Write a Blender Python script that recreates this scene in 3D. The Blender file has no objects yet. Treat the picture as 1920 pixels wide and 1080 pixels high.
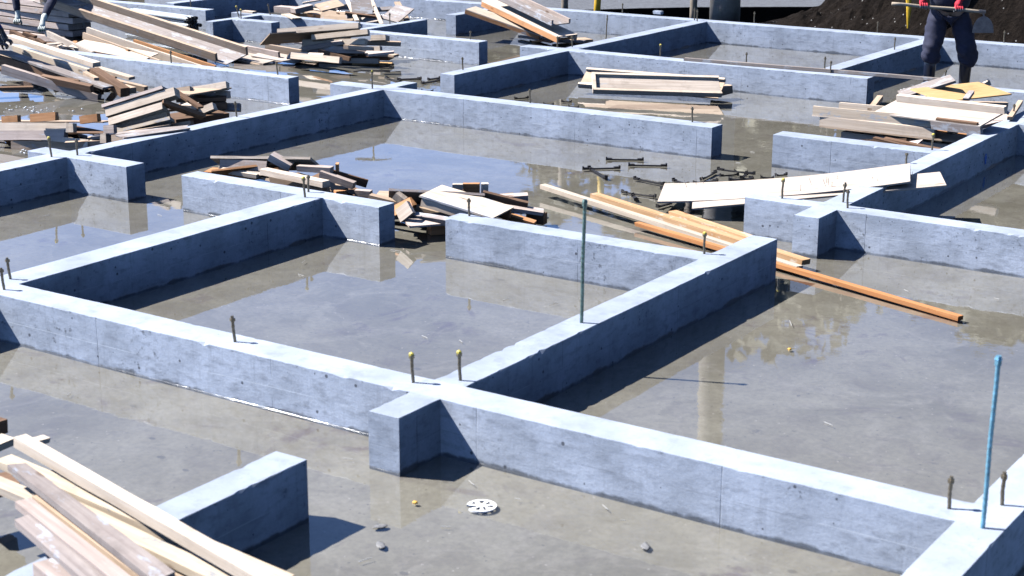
import bpy, bmesh, math, random
from mathutils import Vector, Matrix, noise as mn
random.seed(7)
C = bpy.context.scene.collection
S = 1.3                                   # plan units -> metres
V = Vector
def R(a): return math.radians(a)
# ------------------------------------------------------------------ camera
CAM = V((5.46062, -4.41299, 2.10339)) * S
FW = V((-0.535263, 0.798645, -0.275062)); RT = V((0.830287, 0.557331, 0.0025)); UP = V((-0.155297, 0.227042, 0.961423))
FPX = 3101.564
H = 0.19677 * S                           # wall top above the water
cd = bpy.data.cameras.new("camera"); cam = bpy.data.objects.new("camera", cd); C.objects.link(cam)
cd.sensor_width = 36; cd.lens = FPX / 1920 * 36; cd.clip_start = 0.1; cd.clip_end = 2000
m = Matrix.Identity(4)
for i in range(3): m[i][0], m[i][1], m[i][2], m[i][3] = RT[i], UP[i], -FW[i], CAM[i]
cam.matrix_world = m
cd.dof.use_dof = True; cd.dof.focus_distance = 14.0; cd.dof.aperture_fstop = 5.0
sc = bpy.context.scene; sc.camera = cam
# ------------------------------------------------------------------ light
SUN_EL = 47.5; sv = V((-0.625, -0.245, 0)).normalized() * math.cos(R(SUN_EL)) + V((0, 0, math.sin(R(SUN_EL))))
w = bpy.data.worlds.new("World"); sc.world = w; w.use_nodes = True
wn = w.node_tree.nodes; bg = wn["Background"]; sky = wn.new("ShaderNodeTexSky"); sky.sky_type = 'NISHITA'
sky.sun_disc = False; sky.sun_elevation = R(SUN_EL); sky.sun_rotation = math.atan2(sv.x, sv.y)
sky.air_density = 0.3; sky.dust_density = 0.0; sky.ozone_density = 3.0
w.node_tree.links.new(sky.outputs[0], bg.inputs[0]); bg.inputs[1].default_value = 0.15
sl = bpy.data.lights.new("sun", 'SUN'); sl.energy = 5.0; sl.angle = R(0.53); sl.color = (1.0, 0.97, 0.93)
so = bpy.data.objects.new("sun", sl); C.objects.link(so); so.rotation_euler = sv.to_track_quat('Z', 'Y').to_euler()
so.location = (0, 0, 30)
sc.view_settings.view_transform = 'Standard'; sc.view_settings.look = 'None'; sc.view_settings.gamma = 1
sc.view_settings.exposure = 1.25
sc.cycles.max_bounces = 8; sc.cycles.diffuse_bounces = 0; sc.cycles.caustics_reflective = False; sc.cycles.caustics_refractive = False
sc.cycles.sample_clamp_indirect = 8
# ------------------------------------------------------------------ helpers
def at(px, py, z=0.0):
    d = FW + RT * ((px - 960) / FPX) - UP * ((py - 540) / FPX)
    return CAM + d * ((z - CAM.z) / d.z)
def px_h(p, py):
    """height z above the ground point p so that it shows at image row py"""
    k = (540 - py) / FPX; a = UP - FW * k; return CAM.z - ((p.x - CAM.x) * a.x + (p.y - CAM.y) * a.y) / a.z
def tag(o, label=None, cat=None, group=None, kind=None):
    for k, v in (('label', label), ('category', cat), ('group', group), ('kind', kind)):
        if v: o[k] = v
    return o
def empty(name, mat=None):
    o = bpy.data.objects.new(name, None); o.empty_display_size = .1; C.objects.link(o)
    if mat is not None: o.matrix_world = mat
    return o
def link(name, bm, mat, parent=None, smooth=False, mw=None):
    me = bpy.data.meshes.new(name); bm.to_mesh(me); bm.free()
    for mm in (mat if isinstance(mat, (list, tuple)) else [mat]): me.materials.append(mm)
    if smooth:
        for p in me.polygons: p.use_smooth = True
    o = bpy.data.objects.new(name, me); C.objects.link(o)
    if parent: o.parent = parent
    if mw is not None: o.matrix_world = mw
    return o
def tube(bm, pts, rads, n=8, cap=True):
    rings = []
    prev = None
    for i, p in enumerate(pts):
        p = V(p); d = (V(pts[min(i + 1, len(pts) - 1)]) - V(pts[max(i - 1, 0)])).normalized()
        a = d.orthogonal().normalized() if prev is None else (prev - d * prev.dot(d)).normalized()
        prev = a; b = d.cross(a); r = rads[i] if isinstance(rads, (list, tuple)) else rads
        rings.append([bm.verts.new(p + (a * math.cos(2 * math.pi * k / n) + b * math.sin(2 * math.pi * k / n)) * r) for k in range(n)])
    for q, s in zip(rings, rings[1:]):
        for k in range(n): bm.faces.new((q[k], q[(k + 1) % n], s[(k + 1) % n], s[k]))
    if cap: bm.faces.new(rings[0][::-1]); bm.faces.new(rings[-1])
def box(bm, x0, x1, y0, y1, z0, z1, seg=1, jit=0.0, bend=0.0, taper=0.0, twist=0.0):
    """box along x in seg pieces, its edges a little uneven; bend = sag in the middle"""
    rings = []
    ph = random.random() * 50
    for i in range(seg + 1):
        t = i / seg; x = x0 + (x1 - x0) * t; dz = -bend * 4 * t * (1 - t); ring = []
        for k, (y, z) in enumerate(((y0, z0), (y1, z0), (y1, z1), (y0, z1))):
            j = V((mn.noise(V((ph + t * 7, k, 0))), mn.noise(V((ph + t * 7, k, 9))), mn.noise(V((ph + t * 7, k, 18))))) * jit
            if i in (0, seg): j += V((random.uniform(-1, 1) * jit * 2, 0, 0))
            ring.append(bm.verts.new(V((x, y + taper * t * (1 if k in (1, 2) else 0), z + dz + twist * (t - .5) * (1 if k in (1, 2) else -1))) + j))
        rings.append(ring)
    for q, s in zip(rings, rings[1:]):
        for k in range(4): bm.faces.new((q[k], s[k], s[(k + 1) % 4], q[(k + 1) % 4]))
    bm.faces.new(rings[0]); bm.faces.new(rings[-1][::-1])
def skin(name, verts, edges, mat, parent=None, sub=2, mw=None, flat=None):
    me = bpy.data.meshes.new(name); me.from_pydata([v[:3] for v in verts], edges, [])
    o = bpy.data.objects.new(name, me); C.objects.link(o)
    sm = o.modifiers.new("skin", 'SKIN'); sm.use_smooth_shade = True
    for i, v in enumerate(verts):
        r = v[3]; me.skin_vertices[0].data[i].radius = r if isinstance(r, tuple) else (r, r)
    me.skin_vertices[0].data[0].use_root = True
    o.modifiers.new("sub", 'SUBSURF').levels = sub; o.modifiers["sub"].render_levels = sub
    dg = bpy.context.evaluated_depsgraph_get(); dg.update()
    m2 = bpy.data.meshes.new_from_object(o.evaluated_get(dg)); m2.name = name
    bpy.data.objects.remove(o); 
    o = bpy.data.objects.new(name, m2); C.objects.link(o); m2.materials.clear(); m2.materials.append(mat)
    for p in m2.polygons: p.use_smooth = True
    if parent: o.parent = parent
    if mw is not None: o.matrix_world = mw
    return o
# ------------------------------------------------------------------ materials
class NT:
    def __init__(s, name):
        s.m = bpy.data.materials.new(name); s.m.use_nodes = True; s.t = s.m.node_tree; s.n = s.t.nodes
        s.n.clear(); s.out = s.n.new("ShaderNodeOutputMaterial")
    def node(s, typ, ins=None, **kw):
        n = s.n.new(typ)
        for k, v in kw.items(): setattr(n, k, v)
        for k, v in (ins or {}).items(): s.set(n.inputs[k], v)
        return n
    def set(s, sock, v):
        if isinstance(v, bpy.types.NodeSocket): s.t.links.new(v, sock)
        else: sock.default_value = v
    def math(s, op, a, b=0.0, c=None, clamp=False):
        n = s.node("ShaderNodeMath", operation=op, use_clamp=clamp); s.set(n.inputs[0], a); s.set(n.inputs[1], b)
        if c is not None: s.set(n.inputs[2], c)
        return n.outputs[0]
    def ramp(s, v, lo, hi, a=0.0, b=1.0):
        n = s.node("ShaderNodeMapRange", {"Value": v, "From Min": lo, "From Max": hi, "To Min": a, "To Max": b}); return n.outputs[0]
    def mix(s, f, a, b, blend='MIX'):
        n = s.node("ShaderNodeMix", data_type='RGBA', blend_type=blend)
        s.set(n.inputs[0], f); s.set(n.inputs[6], a if isinstance(a, bpy.types.NodeSocket) else (*a[:3], 1)); s.set(n.inputs[7], b if isinstance(b, bpy.types.NodeSocket) else (*b[:3], 1))
        return n.outputs[2]
    def noise(s, vec, scale, detail=4, rough=.55, dist=0.0):
        n = s.node("ShaderNodeTexNoise", {"Scale": scale, "Detail": detail, "Roughness": rough, "Distortion": dist}); s.set(n.inputs["Vector"], vec); return n.outputs["Fac"]
    def voro(s, vec, scale):
        n = s.node("ShaderNodeTexVoronoi", {"Scale": scale}); s.set(n.inputs["Vector"], vec); return n
    def mapv(s, vec, sc=(1, 1, 1), loc=(0, 0, 0)):
        n = s.node("ShaderNodeMapping", {"Scale": sc, "Location": loc}); s.set(n.inputs["Vector"], vec); return n.outputs[0]
    def pos(s): return s.node("ShaderNodeNewGeometry").outputs["Position"]
    def obj(s): return s.node("ShaderNodeTexCoord").outputs["Object"]
    def rnd(s): return s.node("ShaderNodeObjectInfo").outputs["Random"]
    def bump(s, h, st=.3, d=.01):
        return s.node("ShaderNodeBump", {"Height": h, "Strength": st, "Distance": d}).outputs[0]
    def bsdf(s, col, rough=.8, normal=None, metal=0.0, spec=.3, **kw):
        n = s.node("ShaderNodeBsdfPrincipled"); s.set(n.inputs["Base Color"], col if isinstance(col, bpy.types.NodeSocket) else (*col[:3], 1))
        s.set(n.inputs["Roughness"], rough); s.set(n.inputs["Metallic"], metal); s.set(n.inputs["Specular IOR Level"], spec)
        if normal is not None: s.set(n.inputs["Normal"], normal)
        for k, v in kw.items(): s.set(n.inputs[k], v)
        s.t.links.new(n.outputs[0], s.out.inputs[0]); return s.m
def mat_concrete():
    t = NT("cast_concrete"); P = t.pos(); g = t.node("ShaderNodeNewGeometry")
    sep = t.node("ShaderNodeSeparateXYZ"); t.set(sep.inputs[0], P); X, Y, Z = sep.outputs
    sn = t.node("ShaderNodeSeparateXYZ"); t.set(sn.inputs[0], g.outputs["Normal"])
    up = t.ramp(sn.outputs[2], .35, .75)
    big = t.noise(P, 3.2, 6, .6); mid = t.noise(t.mapv(P, (1, 1, 2.4)), 11, 5, .6); fine = t.noise(P, 90, 3, .7)
    streak = t.noise(t.mapv(P, (38, 38, 3.0)), 1, 3, .6)
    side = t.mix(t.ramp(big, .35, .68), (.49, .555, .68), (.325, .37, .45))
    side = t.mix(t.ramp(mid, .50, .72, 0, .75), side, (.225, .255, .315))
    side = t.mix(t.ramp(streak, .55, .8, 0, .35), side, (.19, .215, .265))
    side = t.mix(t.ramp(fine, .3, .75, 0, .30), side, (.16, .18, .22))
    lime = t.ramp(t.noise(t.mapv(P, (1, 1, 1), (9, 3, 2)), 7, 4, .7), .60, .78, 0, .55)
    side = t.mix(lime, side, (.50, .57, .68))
    # panel joints, pour line, bug holes, crumbled arris
    horiz = t.math('GREATER_THAN', t.math('ABSOLUTE', sn.outputs[1]), .5)
    co = t.node("ShaderNodeMix", data_type='FLOAT'); t.set(co.inputs[0], horiz); t.set(co.inputs[2], Y); t.set(co.inputs[3], X); co = co.outputs[0]
    fr = t.math('ABSOLUTE', t.math('SUBTRACT', t.math('FRACT', t.math('ADD', t.math('DIVIDE', co, 1.19), .31)), .5))
    vline = t.math('MULTIPLY', t.ramp(fr, .4972, .4988), t.ramp(t.noise(P, 5, 2), .40, .55))
    zz = t.math('ADD', Z, t.math('MULTIPLY', t.math('SUBTRACT', t.noise(P, 1.1, 2), .5), .02))
    hl = t.math('ABSOLUTE', t.math('SUBTRACT', zz, H * .44))
    hline = t.math('MULTIPLY', t.ramp(hl, .0022, .0008), t.ramp(t.noise(P, 1.7, 2), .50, .58))
    hshade = t.math('MULTIPLY', t.ramp(hl, .004, .001), t.ramp(t.noise(P, 1.7, 2), .50, .42))
    side = t.mix(t.math('MULTIPLY', hline, .65), side, (.6, .66, .74)); side = t.mix(t.math('MULTIPLY', hshade, .25), side, (.1, .11, .14))
    side = t.mix(t.math('MULTIPLY', vline, .6), side, (.08, .09, .11))
    vo = t.voro(P, 17); sel = t.node("ShaderNodeSeparateColor"); t.set(sel.inputs[0], vo.outputs["Color"])
    rad = t.ramp(sel.outputs[0], .62, 1.0, 0.0, .16); holes = t.math('LESS_THAN', vo.outputs["Distance"], rad)
    vo2 = t.voro(P, 55); sel2 = t.node("ShaderNodeSeparateColor"); t.set(sel2.inputs[0], vo2.outputs["Color"])
    holes2 = t.math('MULTIPLY', t.math('LESS_THAN', vo2.outputs["Distance"], t.ramp(sel2.outputs[1], .8, 1, 0, .22)), t.ramp(big, .45, .55))
    hol = t.math('MAXIMUM', holes, holes2)
    side = t.mix(t.math('MULTIPLY', hol, .8), side, (.05, .055, .07))
    pit = t.math('MULTIPLY', t.ramp(t.noise(P, 34, 4, .7), .56, .66), t.math('MULTIPLY', t.ramp(t.noise(P, 2.6, 3), .56, .66), .8))
    side = t.mix(pit, side, (.09, .1, .12))
    edge = t.math('MULTIPLY', t.ramp(Z, H - .022, H - .004), t.ramp(t.noise(P, 20, 5, .7), .55, .66))
    side = t.mix(t.math('MULTIPLY', edge, .8), side, (.1, .11, .13))
    top = t.mix(t.ramp(big, .4, .7), (.335, .38, .465), (.245, .28, .35))  # top colour darkened below the sides to counter the full sun on it
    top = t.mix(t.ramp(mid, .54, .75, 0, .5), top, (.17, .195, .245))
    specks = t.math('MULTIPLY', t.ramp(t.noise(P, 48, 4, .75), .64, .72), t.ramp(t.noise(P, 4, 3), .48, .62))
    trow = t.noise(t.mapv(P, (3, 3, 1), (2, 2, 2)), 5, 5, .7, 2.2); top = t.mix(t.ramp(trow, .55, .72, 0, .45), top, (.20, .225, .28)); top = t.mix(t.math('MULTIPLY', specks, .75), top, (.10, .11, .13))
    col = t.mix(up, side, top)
    wl = t.math('ADD', Z, t.math('MULTIPLY', t.math('SUBTRACT', t.noise(P, 3.6, 6, .68), .5), .10))
    wet = t.ramp(wl, .012, .000)
    col = t.mix(t.math('MULTIPLY', wet, .8), col, (.07, .078, .09))
    col = t.mix(1.0, col, t.node("ShaderNodeCombineColor", {0: t.ramp(t.rnd(), 0, 1, .86, 1.08), 1: t.ramp(t.rnd(), 0, 1, .87, 1.07), 2: t.ramp(t.rnd(), 0, 1, .88, 1.05)}).outputs[0], 'MULTIPLY')
    hgt = t.math('SUBTRACT', t.math('ADD', t.math('MULTIPLY', fine, .35), mid), t.math('MULTIPLY', t.math('ADD', hol, vline), .9))
    return t.bsdf(col, t.ramp(wet, 0, 1, .88, .3), t.bump(hgt, .5, .004), spec=.25)
def mat_slab():
    t = NT("flooded_slab_concrete"); P = t.pos()
    a = t.noise(P, .9, 7, .62, .6); b = t.noise(P, 4.2, 7, .66, .8); c = t.noise(P, 42, 4, .7)
    col = t.mix(t.ramp(a, .36, .64), (.143, .133, .105), (.216, .205, .170))
    col = t.mix(t.ramp(b, .50, .72, 0, .65), col, (.130, .117, .100))
    col = t.mix(t.ramp(t.noise(t.mapv(P, (1, 1, 1), (3, 8, 1)), 2.6, 6, .65, 1.0), .54, .66, 0, .5), col, (.235, .225, .190))
    # silt lines left where the water dried back
    for off, sc_, am in (((5, 1, 0), .8, .16), ((2, 9, 0), 1.4, .10)):
        ct = t.math('ABSOLUTE', t.math('SUBTRACT', t.noise(t.mapv(P, (1, 1, 1), off), sc_, 6, .6, .7), .5))
        col = t.mix(t.math('MULTIPLY', t.ramp(ct, .02, .002), am), col, (.30, .285, .26))
    st = t.math('MULTIPLY', t.ramp(t.noise(t.mapv(P, (1, 1, 1), (4, 7, 0)), 2.4, 6, .68, 1.4), .57, .68), t.ramp(t.noise(P, .6, 2), .42, .56))
    col = t.mix(t.math('MULTIPLY', st, .7), col, (.092, .070, .078))
    st2 = t.ramp(t.noise(t.mapv(P, (1, 1, 1), (1, 2, 5)), 8.0, 5, .65, .9), .65, .74)
    col = t.mix(t.math('MULTIPLY', st2, .7), col, (.065, .058, .062))
    vo = t.voro(t.mapv(P, (1, 1.5, 1)), 5.0); sel = t.node("ShaderNodeSeparateColor"); t.set(sel.inputs[0], vo.outputs["Color"])
    spot = t.math('LESS_THAN', t.math('ADD', vo.outputs["Distance"], t.math('MULTIPLY', t.noise(P, 24, 3), .16)), t.ramp(sel.outputs[0], .6, 1, .02, .20))
    col = t.mix(t.math('MULTIPLY', spot, .5), col, (.06, .056, .056))
    vo3 = t.voro(P, 38); sel3 = t.node("ShaderNodeSeparateColor"); t.set(sel3.inputs[0], vo3.outputs["Color"])
    grit = t.math('MULTIPLY', t.math('LESS_THAN', vo3.outputs["Distance"], .2), t.math('GREATER_THAN', sel3.outputs[0], .90))
    col = t.mix(t.math('MULTIPLY', grit, .6), col, t.mix(t.math('GREATER_THAN', sel3.outputs[1], .6), (.06, .055, .05), (.36, .34, .32)))
    col = t.mix(t.ramp(c, .40, .68, 0, .36), col, (.095, .088, .074))
    return t.bsdf(col, .85, t.bump(t.math('ADD', b, t.math('MULTIPLY', c, .3)), .3, .004), spec=.1)
def mat_water(tr=(1, 1, 1), st=.05, F0=.045, rg=.022):
    t = NT("shallow_water"); P = t.pos()
    n1 = t.noise(t.mapv(P, (1, 1, 1)), 5.0, 3, .55); n2 = t.noise(t.mapv(P, (1, 1, 1), (3, 3, 0)), 38, 3, .6)
    area = t.ramp(t.noise(P, .8, 3, .6), .42, .66, .03, 1.0)
    h = t.math('MULTIPLY', t.math('ADD', n1, t.math('MULTIPLY', n2, .10)), area)
    bp = t.bump(h, st, .02)
    g = t.node("ShaderNodeNewGeometry"); dt = t.node("ShaderNodeVectorMath", operation='DOT_PRODUCT'); t.set(dt.inputs[0], g.outputs["Incoming"]); t.set(dt.inputs[1], bp)
    om = t.math('SUBTRACT', 1.0, t.math('ABSOLUTE', dt.outputs["Value"]), clamp=True)
    fac = t.math('ADD', F0, t.math('MULTIPLY', 1 - F0, t.math('POWER', om, 3.6)), clamp=True)
    gl = t.node("ShaderNodeBsdfGlossy", {"Roughness": rg}); t.set(gl.inputs["Normal"], bp); gl.inputs["Color"].default_value = (.96, .97, 1, 1)
    trn = t.node("ShaderNodeBsdfTransparent"); trn.inputs["Color"].default_value = (*tr, 1)
    mx = t.node("ShaderNodeMixShader"); t.set(mx.inputs[0], fac); t.set(mx.inputs[1], trn.outputs[0]); t.set(mx.inputs[2], gl.outputs[0])
    t.t.links.new(mx.outputs[0], t.out.inputs[0]); return t.m
def mat_wood(name, c1, c2, knot=(.12, .07, .04), cement=0.0, ccol=(.36, .40, .46), ends=None, gr=1.0):
    t = NT(name); O = t.obj(); rn = t.rnd()
    off = t.node("ShaderNodeVectorMath", operation='ADD'); t.set(off.inputs[0], O)
    cv = t.node("ShaderNodeCombineXYZ"); t.set(cv.inputs[0], t.math('MULTIPLY', rn, 37.0)); t.set(cv.inputs[1], t.math('MULTIPLY', rn, 11.0)); t.set(cv.inputs[2], t.math('MULTIPLY', rn, 23.0))
    t.set(off.inputs[1], cv.outputs[0]); O2 = off.outputs[0]
    grain = t.noise(t.mapv(O2, (2.2, 55, 55)), 1, 5, .65, .5); band = t.noise(t.mapv(O2, (.9, 14, 14)), 1, 3, .6, .8)
    col = t.mix(t.ramp(grain, .32, .7), c1, c2)
    col = t.mix(t.ramp(band, .5, .72, 0, .55), col, [x * .72 for x in c2])
    dirt = t.noise(O2, 6, 5, .65); col = t.mix(t.ramp(dirt, .54, .74, 0, .5), col, [.55 * x for x in c2])
    vo = t.voro(t.mapv(O2, (3.2, 9, 9)), 1.0); sel = t.node("ShaderNodeSeparateColor"); t.set(sel.inputs[0], vo.outputs["Color"])
    kn = t.math('MULTIPLY', t.ramp(vo.outputs["Distance"], .16, .08), t.math('GREATER_THAN', sel.outputs[0], .72))
    col = t.mix(t.math('MULTIPLY', kn, .7), col, knot)
    if cement:
        ce = t.ramp(t.noise(t.mapv(O2, (3, 7, 7)), 1.6, 6, .7), .66 - cement * .3, .72 - cement * .3, 0, .85)
        col = t.mix(ce, col, ccol)
    # every piece has weathered a little differently
    col = t.mix(1.0, col, t.node("ShaderNodeCombineColor", {0: t.ramp(rn, 0, 1, .82, 1.1), 1: t.ramp(rn, 0, 1, .80, 1.08), 2: t.ramp(rn, 0, 1, .78, 1.08)}).outputs[0], 'MULTIPLY')
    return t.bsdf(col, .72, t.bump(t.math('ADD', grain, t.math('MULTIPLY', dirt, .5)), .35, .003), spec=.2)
def mat_plain(name, c, rough=.6, metal=0.0, var=.3, scale=20, spec=.4, bump=.2):
    t = NT(name); O = t.obj(); n = t.noise(O, scale, 5, .6)
    col = t.mix(t.ramp(n, .35, .7), [x * (1 + var * .4) for x in c], [x * (1 - var) for x in c])
    return t.bsdf(col, rough, t.bump(n, bump, .004), metal=metal, spec=spec)
M = {}
M['conc'] = mat_concrete(); M['slab'] = mat_slab(); M['water'] = mat_water()
M['pale'] = mat_wood("pale_pine", (.72, .625, .525), (.56, .455, .355), knot=(.2, .13, .085))
M['white'] = mat_wood("sun_bleached_ply", (.58, .52, .465), (.38, .32, .27), knot=(.20, .13, .09), cement=.1, ccol=(.40, .41, .43))
M['pink'] = mat_wood("weathered_pine", (.60, .515, .47), (.40, .325, .29), cement=.2, ccol=(.48, .52, .58))
M['grey'] = mat_wood("grey_weathered_wood", (.36, .325, .31), (.235, .205, .195), cement=.4, ccol=(.40, .43, .48))
M['cem'] = mat_wood("cement_stained_wood", (.68, .59, .48), (.53, .43, .33), cement=.42, ccol=(.40, .43, .48))
M['orange'] = mat_wood("orange_pine", (.56, .31, .16), (.42, .20, .09), knot=(.2, .08, .03), cement=.12)
M['tan'] = mat_wood("tan_pine", (.56, .44, .335), (.40, .295, .21), cement=.12)
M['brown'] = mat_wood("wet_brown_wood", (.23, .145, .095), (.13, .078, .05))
M['yellow'] = mat_wood("yellow_painted_ply", (.60, .40, .20), (.50, .31, .14))
M['fgrey'] = mat_wood("grey_board_wood", (.345, .31, .295), (.235, .20, .19), cement=.3, ccol=(.36, .40, .47))
M['fpink'] = mat_wood("pinkish_board_wood", (.42, .355, .325), (.30, .245, .22), cement=.2, ccol=(.42, .45, .50))
M['fpale'] = mat_wood("cream_board_wood", (.60, .53, .45), (.47, .395, .315), knot=(.2, .13, .08))
M['fyel'] = mat_wood("yellowish_board_wood", (.57, .49, .385), (.44, .355, .26), cement=.3, ccol=(.24, .26, .29))
M['fbeam'] = mat_wood("new_orange_beam_wood", (.62, .42, .26), (.50, .29, .14), knot=(.2, .08, .03), cement=.28, ccol=(.62, .54, .46))
M['obeam'] = mat_wood("deep_orange_beam_wood", (.55, .27, .12), (.44, .19, .075), knot=(.2, .08, .03))
M['steel'] = mat_plain("weathered_bolt_steel", (.20, .17, .125), .5, .7, .5, 60)
M['galv'] = mat_plain("galvanised_green_rod", (.16, .24, .21), .4, .6, .5, 40)
M['blue_rod'] = mat_plain("blue_tinted_rod", (.20, .45, .60), .35, .5, .4, 40)
M['tape'] = mat_plain("yellow_tape", (.60, .50, .10), .5, 0, .25, 60)
M['clip'] = mat_plain("black_form_tie_steel", (.020, .018, .018), .5, .3, .4, 50)
M['dirtblack'] = None
M['nail'] = mat_plain("nail_steel", (.25, .25, .25), .35, .9, .2, 60)
M['plastic'] = mat_plain("white_plastic", (.82, .83, .85), .45, 0, .06, 30)
M['foam'] = mat_plain("white_foam_and_glint", (.75, .78, .82), .25, 0, .1, 30, spec=.6); M['sliver'] = mat_plain("pale_sliver", (.42, .42, .42), .5, 0, .1, 30); M['bluemark'] = mat_plain("blue_spray_paint", (.03, .16, .62), .6, 0, .3, 50)
# ------------------------------------------------------------------ ground, slab, water
def grid_sheet(x0, x1, y0, y1, nx, ny, f):
    bm = bmesh.new(); vs = [[bm.verts.new((x0 + (x1 - x0) * i / nx, y0 + (y1 - y0) * j / ny, f(x0 + (x1 - x0) * i / nx, y0 + (y1 - y0) * j / ny))) for i in range(nx + 1)] for j in range(ny + 1)]
    for j in range(ny):
        for i in range(nx): bm.faces.new((vs[j][i], vs[j][i + 1], vs[j + 1][i + 1], vs[j + 1][i]))
    return bm
t = NT("dark_site_soil"); P = t.pos(); n = t.noise(P, 3, 8, .7); n2 = t.noise(P, 25, 5, .7)
soil_col = t.mix(t.ramp(n, .35, .7), (.007, .005, .004), (.018, .013, .010)); soil_col = t.mix(t.ramp(n2, .6, .75, 0, .5), soil_col, (.03, .024, .02))
M['soil'] = t.bsdf(soil_col, .95, t.bump(t.math('ADD', n2, n), .8, .03), spec=.1)
YB0, YB1 = 9.8991 * S, 10.0582 * S
tag(link("ground", grid_sheet(-220, 220, -120, 420, 8, 8, lambda x, y: -.12), M['soil']), kind='structure')
tag(link("slab", grid_sheet(-12.0, 8.5, -5.5, YB0 + .05, 4, 4, lambda x, y: -.012), M['slab']), kind='structure')
tag(link("water", grid_sheet(-12.0, 8.5, -5.5, YB0 + .05, 4, 4, lambda x, y: 0.0), M['water']), kind='structure')
# ------------------------------------------------------------------ foundation walls
WALLS = []
def wall(label, ax, x0, x1, y0, y1, name="foundation_wall", free=(1, 1)):
    WALLS.append(dict(label=label, ax=ax, r=(x0 * S, x1 * S, y0 * S, y1 * S), name=name, free=free))
M0, M1 = -.1504, 0.0; L0, L1 = -.1685, 0.0; C0, C1 = 2.177, 2.311; R0, R1 = 4.1076, 4.244
F0, F1 = 1.9795, 2.107; D0, D1 = 1.9695, 2.0983; E0, E1 = 1.9523, 2.0902; G0, G1 = -2.07, -1.9038
K0, K1 = -2.0314, -1.9062; N0, N1 = 4.910, 5.0574; P0, P1 = 4.9162, 5.0598; Q0, Q1 = 2.1755, 2.306
V0, V1 = 3.2317, 3.3585; T0, T1 = -2.0282, -1.8954; U0, U1 = 7.4057, 7.5489; Z0, Z1 = .2693, .4063
J0, J1 = 4.9251, 5.0429; W0, W1 = 7.4208, 7.5526; X0, X1 = -4.2791, -4.186; Y0, Y1 = -5.8426, -5.7472
A0, A1 = -4.2885, -4.1689; B0, B1 = 2.1718, 2.2982; BW0, BW1 = 9.8991, 10.0582
wall("long foreground wall crossing the whole width below the middle cell", 'x', L0, R0, M0, M1, free=(0, 0))
wall("stub of the foreground wall just outside the left picture edge", 'y', L0, L1, -.3814, M0, free=(1, 0))
wall("square concrete stub sticking out of the foreground wall, nearest the white plastic disc", 'y', 2.1835, C1 + .001, -.3814, M0, free=(1, 0))
wall("wall with the tall green threaded rod, running back from the foreground wall", 'y', C0, C1, M1, 2.5181, free=(0, 1))
wall("shaded wall on the left of the middle cell, running back from the corner bolts", 'y', L0, L1, M1, D0, free=(0, 0))
wall("wall in the bottom right corner carrying the tall blue rod", 'y', R0, R1, -1.6, 3.2317, free=(0, 0))
wall("short wall closing the middle cell at the back, ending at the gap beside the heap of broken boards", 'x', .7805, C0, F0, F1, free=(1, 0))
wall("short wall with two free ends in front of the small board heap, left of the gap", 'x', -1.004, .3719, D0, D1)
wall("short wall at the left edge whose right end carries a chipped top", 'x', -2.2387, -1.416, E0, E1)
wall("shaded wall running out of the left edge below the stacked frames", 'y', G0, G1, -.1, E0, free=(0, 0))
wall("long shaded wall on the left with board stacks lying on its top", 'y', K0, K1, E1, N0, free=(0, 0))
wall("long sunlit wall across the centre with a darker square patch on its face", 'x', -2.407, .7371, N0, N1)
wall("stub continuing behind the central wall beside the black ties", 'y', K0, K1, N1, 5.3109, free=(0, 1))
wall("sunlit free-ended wall on the left in front of the sloping long boards", 'x', -8.0, -2.8245, J0, J1, free=(0, 1))
wall("short wall in front of the board pile on the right, left end free", 'x', 1.1582, Q0, P0, P1, free=(1, 0))
wall("shaded wall on the right carrying the blue paint mark", 'y', Q0, Q1, V1, 7.428, free=(0, 0))
wall("short stretch of wall at the right edge behind the marked wall", 'x', Q1, 4.9, 6.14, 6.275, free=(0, 0))
wall("wall running out of the right edge with a free left end under the plywood sheets", 'x', 1.7913, 4.9, V0, V1, free=(1, 0))
wall("square stub on the wall at the right, beside the ends of the orange beams", 'y', 2.169, Q1 - .002, 3.0062, V0, free=(1, 0))
wall("shaded wall behind the central wall, its square near end facing the camera", 'y', T0, T1, 5.7647, U0, free=(1, 0))
wall("wall carrying the long grey lath, behind the shallow tray frames", 'x', -2.3848, .7626, U0, U1)
wall("shaded wall running back from the lath wall to the far wall, its left top bolt nearest the far corner", 'y', T0 + .002, T1 + .01, U1, BW0, free=(0, 0))
wall("wall running back beside the worker with the hoe to the far wall", 'y', Z0, Z1, U1, BW0, free=(0, 0))
wall("far perimeter wall in front of the dark soil heap", 'x', -9.5, 4.9, BW0, BW1, free=(0, 0))
wall("spotted free-ended wall at the top centre behind the heap of brown boards", 'x', -4.27, -2.8245, W0, W1, free=(0, 1))
wall("short shaded wall behind the spotted wall, its far end free", 'y', X0, X1, W1, 8.4958, free=(0, 1))
wall("short free-standing wall end under the leaning channel boards at the top", 'y', A0, A1, 8.9428, BW0, free=(1, 0))
wall("small shaded cross wall near the bundle of black pipes", 'y', Y0, Y1, 7.1704, 7.852, free=(1, 0))
wall("short stub right of the small cross wall near the pipes", 'x', Y1, -5.2413, 7.4336, 7.5552, free=(0, 1))
wall("wall behind the jumbled boards at the top, with yellow capped bolts at its left end", 'x', -6.147, X0, 7.852, 7.978, free=(1, 0))
wall("wall behind the bundle of black pipes at the top left", 'x', -9.5, -6.4854, 7.8357, 7.968, free=(0, 1))
wall("large shaded wall at the very top left, behind the pipes", 'y', -7.32, -7.19, 8.1, BW0, free=(1, 0))
wall("wall behind the board pile at the feet of the worker with the hoe", 'x', 1.1752, 4.9, 7.428, 7.5506, free=(1, 0))
wall("short wall at the bottom left lying under the foreground boards", 'y', B0, B1, -2.9, -.8249, free=(0, 1))
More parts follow.
